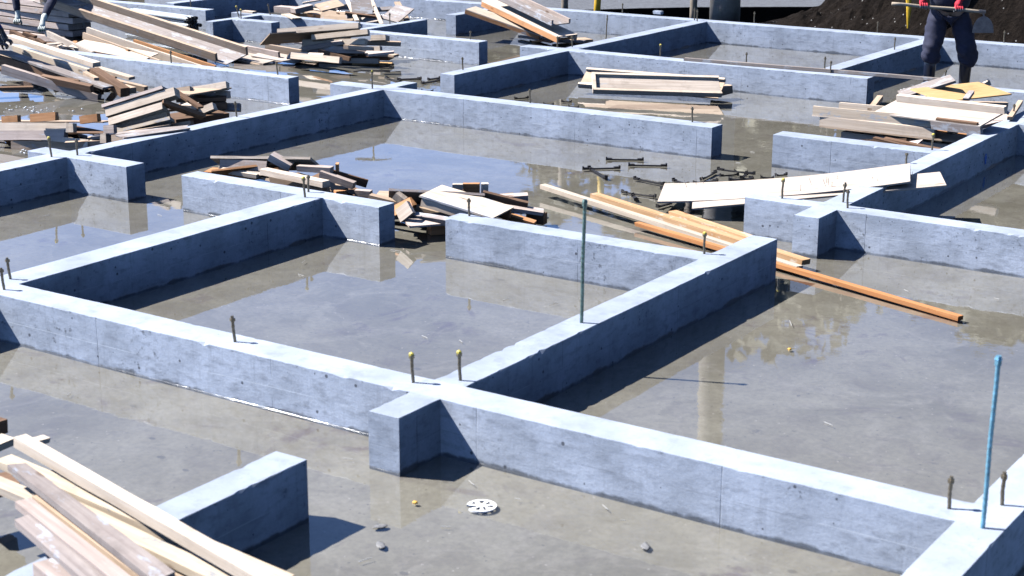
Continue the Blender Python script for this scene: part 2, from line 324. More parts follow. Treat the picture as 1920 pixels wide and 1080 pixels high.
def covered(x, y, me):
    for w_ in WALLS:
        if w_ is me: continue
        a, b, c_, d = w_['r']
        if a - .012 < x < b + .012 and c_ - .012 < y < d + .012: return True
    return False
def build_wall(w_):
    x0, x1, y0, y1 = w_['r']; ax = w_['ax']; bm = bmesh.new()
    lo, hi, s0, s1 = (x0, x1, y0, y1) if ax == 'x' else (y0, y1, x0, x1)
    n = max(4, int((hi - lo) / .035)); rings = []; sd = random.random() * 99
    def W(l, s, z): return (l, s, z) if ax == 'x' else (s, l, z)
    for i in range(n + 1):
        l = lo + (hi - lo) * i / n; ch = []
        for s, sg in ((s0, -1), (s1, 1)):
            q = W(l, s + sg * .02, 0)
            c_ = 0.0
            if not covered(q[0], q[1], w_):
                nz = mn.noise(V((l * 9, s * 7, sd))); nz2 = mn.noise(V((l * 26, s * 3, sd + 5)))
                c_ = .0028 + .0022 * nz + max(0, nz2 - .30) * .045 * (1 if mn.noise(V((l * 1.1, s, sd))) > 0 else .25)
                c_ = max(.0012, c_)
                if (i == 0 and not w_['free'][0]) or (i == n and not w_['free'][1]): c_ = 0.0
            ch.append(c_)
        wob = .0036 * mn.noise(V((l * 1.3, sd, 0))); wob2 = .0036 * mn.noise(V((l * 1.3, sd, 7)))
        zt = H + .0018 * mn.noise(V((l * 2, sd, 3)))
        if i in (0, n): zt = H
        a, b = ch
        le = l
        if i == 0 and w_['free'][0]: le = l + .002 * random.random()
        sec = [(s0, -.15), (s0 + wob, .02), (s0 + wob, H - .03 - a), (s0 + wob, zt - a), (s0 + wob + a * .9, zt), (s1 + wob2 - b * .9, zt), (s1 + wob2, zt - b), (s1 + wob2, H - .03 - b), (s1 + wob2, .02), (s1, -.15)]
        if a == 0: sec[1] = (s0, .02); sec[2] = (s0, H - .03); sec[3] = (s0, H - .0005); sec[4] = (s0, zt)
        if b == 0: sec[8] = (s1, .02); sec[7] = (s1, H - .03); sec[6] = (s1, H - .0005); sec[5] = (s1, zt)
        rings.append([bm.verts.new(W(le, s, z)) for s, z in sec])
    for q, r_ in zip(rings, rings[1:]):
        for k in range(len(q) - 1): bm.faces.new((q[k], q[k + 1], r_[k + 1], r_[k]))
        bm.faces.new((q[-1], q[0], r_[0], r_[-1]))
    bm.faces.new(rings[0]); bm.faces.new(rings[-1][::-1]); bmesh.ops.recalc_face_normals(bm, faces=bm.faces)
    o = link(w_['name'], bm, M['conc'])
    ctr = V(((x0 + x1) / 2, (y0 + y1) / 2, 0)); o.data.transform(Matrix.Translation(-ctr)); o.location = ctr
    tag(o, w_['label'], "wall"); w_['o'] = o
for w_ in WALLS: build_wall(w_)
# meniscus of water creeping up the sunlit wall faces
bm = bmesh.new()
for w_ in WALLS:
    x0, x1, y0, y1 = w_['r']
    def strip(l0, l1, fixed, sg, ax):
        n = max(2, int((l1 - l0) / .014)); prev = None
        for i in range(n + 1):
            l = l0 + (l1 - l0) * i / n
            q = (l, fixed + sg * .02) if ax == 'x' else (fixed + sg * .02, l)
            rr = .0065 * (1 + .25 * mn.noise(V((l * 5, fixed, 2))) + .22 * mn.noise(V((l * 21, fixed, 5))))
            ring = [((l, fixed + sg * rr * (1 - math.sin(a)) , .0004 + rr * (1 - math.cos(a))) if ax == 'x' else (fixed + sg * rr * (1 - math.sin(a)), l, .0004 + rr * (1 - math.cos(a)))) for a in [k * math.pi / 12 for k in range(7)]]
            ring = [bm.verts.new(p) for p in ring] if not covered(q[0], q[1], w_) else None
            if prev and ring:
                for k in range(6): bm.faces.new((prev[k], ring[k], ring[k + 1], prev[k + 1]))
            prev = ring
    if w_['ax'] == 'x': strip(x0, x1, y0, -1, 'x')
    else: strip(x0, x1, y0, -1, 'x')
bmesh.ops.recalc_face_normals(bm, faces=bm.faces)
M['menis'] = mat_water(st=.15, F0=.04, rg=.09)
tag(link("water_edge", bm, M['menis'], smooth=True), kind='structure')
# ------------------------------------------------------------------ lumber
def frame_of(A, B, roll, phi=None):
    a, b = at(*A), at(*B)
    if phi is not None:                   # raise or lower the far end so that the piece points in plan direction phi
        d = (b - CAM).normalized(); c_, s_ = math.cos(R(phi)), math.sin(R(phi)); b = CAM + d * (((a.x - CAM.x) * s_ - (a.y - CAM.y) * c_) / (d.x * s_ - d.y * c_))
    ex = (b - a).normalized(); fh = V((FW.x, FW.y, 0)).normalized()
    ey = V((-ex.y, ex.x, 0)).normalized()
    if ey.dot(fh) < 0: a, b, ex, ey = b, a, -ex, -ey
    ez = ex.cross(ey).normalized()
    r = R(roll); ey, ez = ey * math.cos(r) + ez * math.sin(r), ez * math.cos(r) - ey * math.sin(r)
    mw = Matrix.Identity(4)
    for i in range(3): mw[i][0], mw[i][1], mw[i][2], mw[i][3] = ex[i], ey[i], ez[i], a[i]
    return mw, (b - a).length
def board(label, A, B, w, t, mat='pale', roll=0, bend=0.0, group=None, name="board", cat="board", taper=0.0, twist=0.0, phi=None):
    """front top edge from A to B (px, py, z); depth w away from the viewer, thickness t downwards"""
    mw, L = frame_of(A, B, roll, phi); bm = bmesh.new()
    box(bm, 0, L, 0, w, -t, 0, max(3, int(L / .08)), .0022, bend, taper, twist)
    return tag(link(name, bm, M[mat], mw=mw), label, cat, group)
def panel(label, A, B, w, mat='white', roll=0, bats=(), t=.012, bmat='pale', group=None, bend=0.0, name="formwork_panel", cat="formwork panel", nails=0, phi=None):
    """plywood sheet with its front edge from A to B plus battens nailed along it (children).
    bats: ('len', y, side, bw, bh, x0, x1) or ('cross', x, side, bw, bh); x as fractions, side 1 = on top, -1 = underneath"""
    mw, L = frame_of(A, B, roll, phi); root = empty(name, mw); tag(root, label, cat, group)
    bm = bmesh.new(); box(bm, 0, L, 0, w, -t, 0, max(4, int(L / .08)), .0016, bend); link("plywood_sheet", bm, M[mat], root)
    for b in bats:
        bm = bmesh.new()
        if b[0] == 'len':
            _, y, sd, bw, bh = b[:5]; x0, x1 = (b[5:7] if len(b) > 6 else (0, 1)); mt = b[7] if len(b) > 7 else bmat
            if sd > 0: box(bm, x0 * L, x1 * L, y, y + bw, .0004, bh, max(3, int(L / .1)), .0018, bend)
            else: box(bm, x0 * L, x1 * L, y, y + bw, -t - bh, -t - .0004, max(3, int(L / .1)), .0018, bend)
        else:
            _, x, sd, bw, bh = b[:5]; mt = b[5] if len(b) > 5 else bmat
            yy0 = .035 if sd > 0 else 0.04
            if sd > 0: box(bm, x * L, x * L + bw, yy0, w - yy0, .0004, bh, 2, .001)
            else: box(bm, x * L, x * L + bw, yy0, w - yy0, -t - bh, -t - .0004, 2, .001)
        link("batten", bm, M[mt], root)
    for k in range(nails):
        bm = bmesh.new(); p = V((random.uniform(.1, .9) * L, random.uniform(.03, w - .03), 0)); tube(bm, [p, p + V((random.uniform(-.015, .015), random.uniform(-.01, .01), .055))], .0018, 5)
        link("nail", bm, M['nail'], root)
    return root
# --- pile on the right beside the worker
g = "boards in the pile beside the worker with the hoe"
board("lowest tan board of the right pile, just above the short wall", (1578, 247, .10), (1778, 271, .10), .10, .062, 'pale', group=g)
panel("panel with thin dark plywood edge directly above the lowest board of the right pile", (1536, 236, .15), (1804, 266, .15), .30, 'tan', 0, [('len', 0, 1, .035, .085, 0, .81, 'pale')], group=g)
panel("panel with cement-splashed front batten at the left of the right pile", (1523, 215, .243), (1746, 236, .243), .30, 'pale', -3, [('len', 0, 1, .03, .075, 0, 1, 'cem'), ('len', .26, 1, .04, .095, .14, 1.12, 'pale')], group=g)
panel("big bleached panel with a raised back batten in the middle of the right pile", (1636, 211, .30), (1838, 236, .33), .36, 'white', 12, [('len', .30, 1, .045, .06, .03, 1.03, 'pale'), ('len', .0, -1, .035, .07, .55, 1, 'grey'), ('len', .0, 1, .03, .018, .60, .97, 'brown')], group=g)
board("short upright stick at the left end of the big bleached panel", (1637, 203, .30), (1656, 179, .33), .05, .04, 'tan', group=g)
panel("dark grey panel sloping up to the worker's boots", (1693, 182, .27), (1792, 151, .42), .16, 'grey', 12, [], t=.025, group=g)
board("pale stick under the dark grey panel by the boots", (1738, 183, .25), (1792, 167, .30), .05, .05, 'tan', group=g)
panel("orange painted plywood sheet on the right pile", (1770, 190, .30), (1897, 176, .26), .38, 'yellow', 10, [], t=.012, group=g)
panel("panel with a grey back batten at the right edge of the right pile", (1812, 224, .26), (1908, 226, .24), .42, 'pale', 4, [('len', .36, 1, .04, .07, .02, 1.15, 'tan')], group=g)
board("short grey stick standing on the orange plywood", (1816, 185, .34), (1827, 170, .38), .05, .03, 'grey', group=g)
board("slim stick leaning at the far right of the right pile", (1898, 219, .30), (1918, 188, .33), .04, .03, 'tan', group=g)
board("small pale block end behind the orange plywood", (1846, 156, .22), (1856, 150, .25), .05, .05, 'pale', group=g)
board("pinkish board end tucked beside the marked wall", (1838, 236, .26), (1890, 224, .24), .12, .03, 'pink', group=g)
board("small orange offcut on the wall by the worker's boots", (1741, 166, .30), (1759, 158, .30), .06, .03, 'orange', group=g)
board("pale block end sticking out right of the lowest boards", (1776, 240, .20), (1788, 241, .20), .25, .07, 'pale', group=g)
board("dark stick pointing right below the big bleached panel", (1742, 243, .22), (1775, 226, .26), .05, .02, 'brown', group=g)
board("grey block under the right end of the big bleached panel", (1858, 215, .26), (1875, 214, .26), .14, .07, 'grey', group=g)
# --- tray frames behind the central wall
g = "shallow tray frames behind the central wall"
TR = [('len', 0, 1, .03, .04, 0, 1), ('len', .27, 1, .03, .028, 0, 1), ('cross', 0, 1, .03, .035)]
panel("lower tray frame, partly hidden under the other tray", (1084, 163, .06), (1346, 184, .04), .30, 'tan', 28, [('len', 0, 1, .03, .04, 0, .2), ('len', .27, 1, .03, .03, 0, 1)], group=g)
panel("upper tray frame with bleached plywood inside and battens around it", (1112, 174, .14), (1353, 181, .10), .31, 'white', 28, TR, group=g)
board("brown block under the right end of the tray frames", (1342, 168, .10), (1373, 160, .13), .10, .08, 'tan', group=g)
board("long grey lath lying on the wall behind the tray frames", (1282, 108.5, H + .031), (1763, 147, H + .036), .045, .03, 'grey', name="lath", cat="lath")
# --- channel boards at the top centre
g = "channel boards leaning over the short wall at the top centre"
panel("wide pinkish panel at the bottom of the leaning channel boards", (873, 17, .40), (1012, 66, .12), .34, 'pale', 0, [('len', 0, -1, .035, .045, 0, 1, 'orange')], group=g)
panel("orange fronted channel panel in the middle of the leaning boards", (903, 1, .46), (1046, 69, .17), .30, 'pale', 2, [('len', 0, -1, .035, .065, 0, 1, 'orange'), ('len', .26, -1, .035, .06, 0, 1)], group=g)
panel("grey weathered channel panel topmost of the leaning boards", (925, -5, .52), (1034, 47, .30), .28, 'grey', 2, [('len', 0, 1, .025, .06, 0, 1, 'grey'), ('len', .255, 1, .025, .05, 0, 1, 'pink')], bmat='grey', group=g)
board("flat tan board end lying in the water under the leaning channels", (1050, 76, .05), (1112, 74, .04), .22, .03, 'tan', group=g)
# --- heap in front of the spotted wall
g = "boards of the brown heap in front of the spotted wall"
panel("topmost sheet of the brown heap, tilted so its underside shows", (506, 62, .38), (678, 50, .38), .34, 'tan', -28, [], group=g)
board("long pale batten topmost on the brown heap", (519, 54, .40), (672, 42, .43), .05, .065, 'pale', -22, phi=24, group=g)
board("pale board second from the top of the brown heap", (583, 65, .33), (689, 54, .32), .08, .06, 'pale', -22, phi=24, group=g)
board("long pale board third from the top of the brown heap", (566, 74, .25), (684, 72, .24), .08, .07, 'pale', -16, phi=16, group=g)
board("whitish wide board sloping below the third board of the brown heap", (580, 86, .19), (690, 88, .17), .06, .075, 'pink', -20, phi=14, group=g)
board("short pale board poking out right of the brown heap, upper one", (695, 66, .29), (723, 65, .27), .12, .06, 'pale', -15, phi=16, group=g)
board("brown board poking out right of the brown heap under the upper one", (690, 77, .22), (752, 79, .20), .10, .05, 'tan', group=g)
board("block end at the right of the brown heap below the poking boards", (684, 88, .16), (712, 86, .14), .08, .06, 'pale', -12, phi=16, group=g)
board("dark wet board low in the brown heap", (590, 98, .10), (729, 104, .09), .22, .06, 'brown', group=g)
board("pale batten at the waterline in front of the brown heap", (598, 108, .058), (709, 110, .055), .05, .055, 'pale', -8, phi=17, group=g)
board("yellowish plywood end at the waterline right of the brown heap", (660, 119, .012), (735, 119, .012), .16, .012, 'yellow', group=g)
panel("left tray panel with upright back batten beside the long trough", (405, 101, .05), (493, 119, .012), .30, 'white', 5, [('len', .265, 1, .03, .075, 0, .97, 'pink'), ('len', -.03, -1, .03, .03, .3, .95, 'tan')], group=g)
panel("right tray panel with brown back batten touching the brown heap", (470, 104, .06), (551, 118, .02), .30, 'white', 5, [('len', .265, 1, .03, .08, 0, 1, 'tan')], group=g)
# --- jumble at the top edge
g = "boards of the jumble at the top edge"
board("box-like grey board at the left of the top jumble", (513, 12, .22), (553, 15, .22), .16, .08, 'pink', group=g)
board("grey board continuing right from the box-like board", (553, 17, .23), (587, 9, .27), .14, .07, 'pink', group=g)
board("thin pale stick at the top left of the top jumble", (567, 5, .32), (602, -1, .36), .06, .02, 'pale', group=g)
board("orange-edged sheet in the shade low in the top jumble", (566, 22, .16), (602, 29, .14), .22, .015, 'tan', group=g)
board("pale square sheet end in the middle of the top jumble", (604, 20, .25), (646, 10, .30), .2, .02, 'tan', 20, group=g)
board("brown wide sheet at the front of the top jumble", (600, 36, .16), (662, 39, .14), .24, .02, 'tan', 22, group=g)
board("narrow pale strip lying across the top jumble, left one", (647, -2, .32), (666, 38, .20), .05, .02, 'pale', group=g)
panel("grey sheet left of the second strip in the top jumble", (660, 24, .24), (699, 26, .22), .30, 'grey', 32, [], t=.015, group=g)
board("whitish board at the front right of the top jumble", (664, 41, .12), (702, 43, .12), .22, .07, 'white', 10, group=g)
board("slim stick lying across the top jumble, right one", (694, -2, .34), (713, 44, .20), .04, .035, 'pale', group=g)
panel("grey sheet at the right of the top jumble", (713, 33, .20), (746, 42, .16), .34, 'grey', 26, [], t=.015, group=g)
board("tan board edging the right side of the top jumble", (739, 3, .30), (757, 37, .16), .08, .02, 'tan', group=g)
board("small offcut lying on the wall left of the top jumble", (452, 20, H + .025), (473, 22, H + .025), .08, .025, 'pale', group=g)
board("flat offcut on the wall top between the bolts and the jumble", (527, 26, H + .015), (548, 34, H + .015), .12, .015, 'pale', group=g)
# --- long trough heap at the top left
g = "boards of the long trough heap at the top left"
panel("long weathered trough panel sloping down into the water at the top left", (62, 2, .52), (424, 121, .015), .36, 'grey', 14, [('len', 0, 1, .035, .09, .04, .95, 'tan'), ('len', .325, 1, .035, .09, .1, 1, 'tan')], bmat='grey', group=g)
board("orange board below the long trough", (250, 74, .19), (402, 123, .012), .03, .08, 'orange', group=g)
board("long cream board on edge below the long trough", (162, 51, .34), (388, 127, .012), .03, .09, 'pale', group=g)
board("brownish board on edge left of the long cream board", (155, 61, .30), (298, 113, .10), .025, .08, 'tan', group=g)
panel("tan sheet lying between the two boards on edge", (128, 87, .20), (268, 113, .10), .30, 'pale', 8, [], group=g)
board("bleached board on edge left of the tan sheet", (83, 56, .30), (172, 98, .18), .03, .07, 'white', group=g)
board("thin white board over a dark gap left of the tan sheet", (68, 86, .20), (118, 81, .20), .12, .012, 'white', group=g)
g2 = "boards in the flat stack under the gloved hands"
lv = ["topmost", "second", "third", "fourth", "fifth", "bottom"]
for k in range(6):
    board("%s grey board of the flat stack under the gloved hands" % lv[k], (-90, -17 + k * 12.2, .50 - k * .083), (136 - (k % 2) * 8 - (14 if k == 5 else 0), 10 + k * 12.2, .50 - k * .083), .34, .068, 'pink', group=g2)
for k, (x, y, l) in enumerate([(18, 57, 20), (28, 63, 14), (42, 60, 22), (52, 70, 18), (66, 72, 14)]):
    board(["leftmost brown broken chunk in front of the flat stack", "second brown chunk from the left in front of the flat stack", "largest brown chunk in front of the flat stack", "brown chunk under the right gloved hand", "rightmost small brown chunk in front of the flat stack"][k], (x, y, .26), (x + l, y + 8, .22), .06, .05, 'brown', group="broken chunks before the flat stack", name="wood_chunk", cat="wood chunk")
# --- sloping long boards at the left edge
g = "long boards sloping down at the left edge"
board("topmost pale plank of the boards sloping down at the left edge", (10, 66, .42), (174, 118, .26), .10, .05, 'pale', group=g)
board("cream plank second of the sloping boards at the left edge", (-40, 66, .42), (163, 130, .22), .05, .075, 'cem', group=g)
board("plank with a lit grey edge third of the sloping boards", (-40, 84, .38), (192, 164, .13), .14, .02, 'grey', group=g)
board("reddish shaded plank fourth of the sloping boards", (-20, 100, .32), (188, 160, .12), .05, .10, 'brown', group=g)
board("weathered bottom plank of the sloping boards, end near the water", (3, 122, .28), (184, 178, .04), .06, .09, 'pink', group=g)
board("dark brown beam end among the sloping boards", (168, 128, .24), (226, 166, .12), .10, .09, 'brown', group=g)
board("pale short plank right of the sloping boards against the sunlit wall", (176, 126, .22), (241, 145, .16), .09, .03, 'pale', group=g)
board("dark-sided batten right of the sloping boards", (210, 149, .14), (270, 163, .09), .07, .06, 'tan', group=g)
board("small tan block at the foot of the sloping boards", (217, 160, .12), (236, 166, .11), .12, .06, 'tan', group=g)
board("wet board lying in the water behind the sloping boards at the left edge", (-30, 165, .10), (62, 163, .09), .10, .03, 'brown', group=g)
# --- stack leaning on the left wall
g = "boards of the slanted stack on the long left wall"
board("topmost thin panel of the slanted stack on the long left wall", (190, 196, .36), (304, 160, .50), .10, .028, 'pink', -26, phi=25, group=g)
board("wide light board second from the top of the slanted stack", (196, 203, .33), (326, 163, .46), .10, .075, 'pale', -26, phi=25, group=g)
board("light board third from the top of the slanted stack", (202, 222, .255), (303, 191, .36), .10, .062, 'pale', -26, phi=25, group=g)
board("brown shaded board fourth in the slanted stack", (215, 236, .19), (310, 208, .30), .10, .055, 'tan', -10, phi=30, group=g)
board("cracked pale edge board under the brown one in the slanted stack", (217, 243, .175), (317, 218, .27), .10, .030, 'cem', -26, phi=25, group=g)
board("pale block with grey corner at the foot of the slanted stack", (217, 244, .165), (287, 235, .21), .09, .07, 'cem', -24, phi=24, group=g)
board("brown block right of the pale block in the slanted stack", (290, 237, .19), (357, 226, .22), .09, .07, 'tan', -8, phi=27, group=g)
panel("thin bottom sheet of the slanted stack resting on the wall top", (232, 258, H + .014), (357, 240, H + .02), .14, 'grey', 0, [], t=.012, group=g)
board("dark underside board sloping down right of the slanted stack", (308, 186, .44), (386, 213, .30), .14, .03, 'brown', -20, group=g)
board("thin dark strip above the dark underside board", (326, 172, .46), (372, 201, .36), .06, .018, 'brown', group=g)
board("pink-faced block at the left of the upper right stack", (330, 165, .40), (356, 161, .42), .08, .075, 'tan', -20, phi=22, group=g)
board("long pink-faced block on top of the upper right stack", (357, 164, .38), (424, 152, .42), .07, .062, 'pale', -24, phi=24, group=g)
panel("thin sheet under the long pink-faced block", (356, 177, .38), (434, 164, .38), .30, 'tan', 0, [], t=.012, group=g)
board("block under the thin sheet at the right end of the upper right stack", (404, 172, .34), (425, 170, .34), .08, .065, 'pink', -12, phi=22, group=g)
board("pale slanted block top in the hollow of the slanted stack", (371, 203, .28), (397, 192, .30), .08, .06, 'pale', -20, phi=26, group=g)
board("small pale block behind the slanted block in the hollow", (358, 198, .32), (373, 192, .32), .10, .05, 'pale', group=g)
board("dark long board across the hollow of the right stack", (330, 186, .31), (424, 183, .31), .30, .03, 'brown', group=g)
board("dark lower board at the right end of the right stack", (352, 196, .27), (425, 193, .27), .3, .055, 'brown', group=g)
board("dark bottom board at the right end of the right stack", (330, 224, .23), (430, 212, .23), .3, .065, 'brown', group=g)
# --- stacked frames at the left edge
g = "frames and blocks stacked at the left edge"
board("orange block at the far left on top of the stacked frames", (2, 218, .30), (32, 216, .33), .05, .055, 'orange', -10, phi=14, group=g)
board("large orange block on top of the stacked frames", (55, 214, .31), (103, 210, .34), .05, .068, 'orange', -10, phi=14, group=g)
board("orange block at the right on top of the stacked frames", (148, 218, .31), (181, 213, .32), .05, .065, 'orange', -10, phi=14, group=g)
panel("thin olive-edged sheet under the orange blocks", (-20, 227, .15), (192, 228, .27), .16, 'tan', -6, [], t=.012, phi=18, group=g)
board("pale long face of the upper frame in the stack at the left edge", (-20, 229, .20), (132, 231, .26), .05, .075, 'pale', -12, phi=14, group=g)
board("narrow pale block end right of the upper frame", (124, 231, .27), (137, 231, .25), .05, .075, 'pale', -12, phi=14, group=g)
board("pale face of the second frame with a red lower edge", (-20, 245, .13), (120, 244, .18), .05, .08, 'pink', -12, phi=14, group=g)
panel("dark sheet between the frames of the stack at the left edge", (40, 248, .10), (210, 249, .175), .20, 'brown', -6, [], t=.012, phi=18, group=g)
board("pale block end at the right of the upper level of the stacked frames", (194, 235, .26), (213, 234, .23), .05, .065, 'pink', -12, phi=14, group=g)
board("narrow pale block end in the middle level of the stacked frames", (187, 251, .19), (199, 251, .15), .05, .075, 'pale', -12, phi=14, group=g)
board("tan block at the right of the middle level of the stacked frames", (208, 253, .19), (237, 250, .15), .06, .07, 'tan', -12, phi=14, group=g)
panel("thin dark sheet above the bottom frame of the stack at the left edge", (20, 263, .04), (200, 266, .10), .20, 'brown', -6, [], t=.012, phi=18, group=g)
board("brown bottom face of the stacked frames near the chipped wall", (20, 264, .06), (150, 266, .085), .05, .08, 'tan', -5, phi=18, group=g)
board("pale block end at the bottom right of the stacked frames", (147, 265, .11), (164, 266, .085), .06, .085, 'pale', -12, phi=14, group=g)
panel("thin pale-edged sheet running onto the left wall top", (164, 280, .015), (238, 267, H - .14), .3, 'pale', 0, [], t=.012, group=g)
# --- small heap before the gap
g = "boards of the small heap behind the two-ended short wall"
panel("long sheet edge on top of the small heap, underside in shade", (395, 292, .27), (582, 294, .30), .30, 'white', -28, [], t=.02, group=g)
board("second sheet edge of the small heap with orange underside", (396, 318, .20), (522, 304, .24), .24, .016, 'orange', -36, group=g)
board("lit board end between the two sheet edges of the small heap", (412, 297, .25), (500, 302, .25), .03, .075, 'pink', -14, phi=14, group=g)
board("short slanted board standing up in the small heap", (507, 290, .32), (545, 311, .24), .12, .05, 'pink', group=g)
board("pale batten nearest the camera on the small heap", (487, 317, .27), (604, 341, .26), .075, .042, 'pale', group=g)
board("dark brown board on edge under the pale batten", (503, 327, .205), (612, 352, .20), .03, .13, 'tan', 14, group=g)
board("grey batten at the back right of the small heap", (556, 311, .24), (618, 315, .24), .08, .042, 'pink', group=g)
board("grey board sloping right from the small heap", (600, 321, .22), (662, 343, .15), .06, .05, 'pink', group=g)
board("brown board with a dark end at the right of the small heap", (620, 318, .20), (690, 338, .12), .03, .06, 'brown', group=g)
board("upright orange block at the right of the small heap", (629, 308, .24), (634, 308, .24), .07, .2, 'orange', group=g)
board("small orange block low in front of the small heap", (630, 359, .09), (650, 357, .09), .05, .08, 'orange', group=g)
board("grey block low at the right of the small heap", (664, 357, .07), (693, 359, .07), .06, .065, 'pink', group=g)
# --- heap in the gap
g = "broken boards of the heap in the gap between the short walls"
panel("long dark sheet at the back of the heap in the gap", (729, 353, .26), (909, 362, .22), .28, 'pink', -30, [], t=.018, bmat='pink', group=g)
board("reddish board on edge at the back right of the heap in the gap", (905, 360, .22), (990, 381, .15), .06, .055, 'brown', group=g)
panel("orange streaked panel lying in front of the heap in the gap", (786, 366, .24), (924, 409, .14), .32, 'cem', 2, [('len', .01, -1, .035, .065, .03, .95, 'pale'), ('len', .26, -1, .035, .06, 0, 1, 'orange')], group=g)
panel("square bleached sheet at the front of the heap in the gap", (768, 424, .10), (860, 417, .10), .26, 'pink', 3, [], t=.014, group=g)
board("white tilted block at the left of the heap in the gap", (742, 362, .24), (757, 374, .20), .07, .05, 'pale', group=g)
board("white square block face at the left of the heap in the gap", (740, 394, .17), (763, 376, .24), .03, .10, 'white', -30, group=g)
board("orange board edge under the white square block", (741, 404, .13), (774, 387, .19), .12, .03, 'orange', 20, group=g)
board("small orange wedge in the middle of the heap in the gap", (761, 372, .20), (772, 385, .16), .05, .05, 'orange', group=g)
board("pale thin board at the back left of the heap in the gap", (702, 369, .10), (746, 370, .10), .2, .03, 'tan', group=g)
for k, (x0_, x1_, y_) in enumerate([(849, 868, 358), (868, 899, 357), (902, 915, 357)]):
    board(["left small block behind the long dark sheet", "hollow middle block behind the long dark sheet", "right small block behind the long dark sheet"][k], (x0_, y_ - 12, .16), (x1_, y_ - 12, .16), .05, .10, ['pale', 'orange', 'pale'][k], group=g)
board("flat board at the right of the heap in the gap", (912, 383, .16), (1020, 399, .10), .13, .025, 'pink', group=g)
board("dark end block at the right of the heap in the gap", (986, 397, .09), (1019, 401, .09), .06, .08, 'brown', group=g)
board("brown block under the square bleached sheet", (808, 425, .065), (838, 422, .065), .08, .062, 'orange', group=g)
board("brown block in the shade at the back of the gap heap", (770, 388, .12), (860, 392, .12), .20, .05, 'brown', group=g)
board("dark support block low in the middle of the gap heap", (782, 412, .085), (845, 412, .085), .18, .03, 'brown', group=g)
# --- timber beams
g = "new sawn beams lying past the end of the rod wall"
board("pale new beam, left end farthest out over the water", (1012, 346, .085), (1494, 500, .045), .052, .032, 'fpale', group=g)
board("orange streaked beam behind the pale beam", (1107, 363, .10), (1504, 488, .065), .07, .034, 'fbeam', group=g)
board("long orange beam reaching farthest right over the water", (1190, 417, .05), (1797, 594, .030), .046, .026, 'obeam', group=g)
board("short orange beam at the back of the beams", (1254, 396, .06), (1440, 458, .045), .07, .04, 'fbeam', group=g)
# --- plywood sheets over the marked wall
panel("upper bleached plywood sheet with a curled right end", (1232, 378, .07), (1707, 340, H + .055), .40, 'white', 7, [], t=.012, nails=8, bend=.03)
panel("lower bleached plywood sheet poking out right under the curled one", (1298, 391, .07), (1775, 347, H + .034), .34, 'white', 4, [], t=.012, nails=6)
# --- foreground boards
g = "foreground boards at the bottom left"
board("pale squared timber highest of the foreground boards", (25, 820, .40), (500, 1094, .36), .055, .042, 'fpale', group=g)
board("yellowish splintered board under the pale timber", (-10, 862, .34), (520, 1092, .31), .075, .03, 'fyel', group=g)
board("second yellowish board with a ragged cement edge", (60, 925, .32), (450, 1112, .30), .075, .03, 'fyel', group=g)
board("grey plank lying across the foreground boards, nail heads near its end", (13, 873, .385), (290, 1086, .37), .072, .026, 'fgrey', twist=.012, group=g)
board("pinkish board left of the grey plank", (28, 940, .36), (218, 1092, .345), .058, .028, 'fpink', group=g)
board("tan slat squeezed between the grey plank and the pinkish board", (60, 930, .345), (270, 1088, .335), .05, .025, 'tan', group=g)
board("knotted grey board at the lower left of the foreground boards", (27, 972, .345), (160, 1092, .335), .075, .028, 'fgrey', twist=-.01, group=g)
board("thin tan edge board between the pinkish and the knotted board", (46, 950, .335), (195, 1085, .33), .04, .02, 'tan', group=g)
board("pink board end lowest at the bottom edge", (61, 1057, .32), (130, 1110, .31), .07, .045, 'fpink', group=g)
board("brown block end at the left edge above the foreground boards", (-30, 800, .30), (14, 786, .30), .06, .06, 'brown', group=g)
board("pale board end at the left edge below the brown block", (-40, 850, .26), (26, 822, .28), .09, .03, 'fpale', group=g)
board("short pale board end poking out behind the pale timber", (60, 830, .30), (93, 821, .30), .05, .02, 'fpale', group=g)
board("dark board standing in for shadow at the left edge under the foreground boards", (-60, 930, .2), (40, 905, .2), .15, .04, 'brown', group=g)  # dark board added where there is only shadow
board("grey support block in the shade under the pale timber", (55, 905, .28), (118, 925, .26), .16, .12, 'tan', group=g)
board("cream board running out of the left edge under the grey plank", (-60, 890, .30), (120, 965, .30), .07, .03, 'fpale', group=g)
board("long tan board deepest at the bottom edge of the foreground boards", (150, 985, .27), (380, 1105, .26), .08, .03, 'tan', group=g)
# --- shaded pieces buried in the heaps
def buried(where, spots, n, zmax, az, seed, group):
    rnd = random.Random(seed)
    for k in range(n):
        x0, y0, x1, y1 = spots[k % len(spots)]; t_ = rnd.random(); px, py = x0 + (x1 - x0) * t_, y0 + (y1 - y0) * t_
        z = rnd.uniform(.03, zmax); c_ = at(px, py, z); L = rnd.uniform(.25, .85); a = R(az + rnd.gauss(0, 16)); d = V((math.cos(a), math.sin(a), rnd.gauss(0, .10))).normalized()
        if abs(d.z) * L * .5 > z: d.z = math.copysign(z * 1.8 / L, d.z); d.normalize()
        wd, th = rnd.choice(((.045, .045), (.06, .03), (.09, .025), (.12, .02), (.05, .07))); bm = bmesh.new(); box(bm, -L / 2, L / 2, -wd / 2, wd / 2, -th / 2, th / 2, max(3, int(L / .1)), .002)
        ey = V((-d.y, d.x, 0)).normalized(); ro = R(rnd.gauss(0, 14)); ez = d.cross(ey); ey, ez = ey * math.cos(ro) + ez * math.sin(ro), ez * math.cos(ro) - ey * math.sin(ro)
        mw = Matrix.Identity(4)
        for i in range(3): mw[i][0], mw[i][1], mw[i][2], mw[i][3] = d[i], ey[i], ez[i], c_[i]
        tag(link("board", bm, M[rnd.choice(('pink', 'tan', 'tan', 'brown', 'brown', 'grey', 'pale', 'orange'))], mw=mw), "loose board half buried in %s" % where, "board", group)
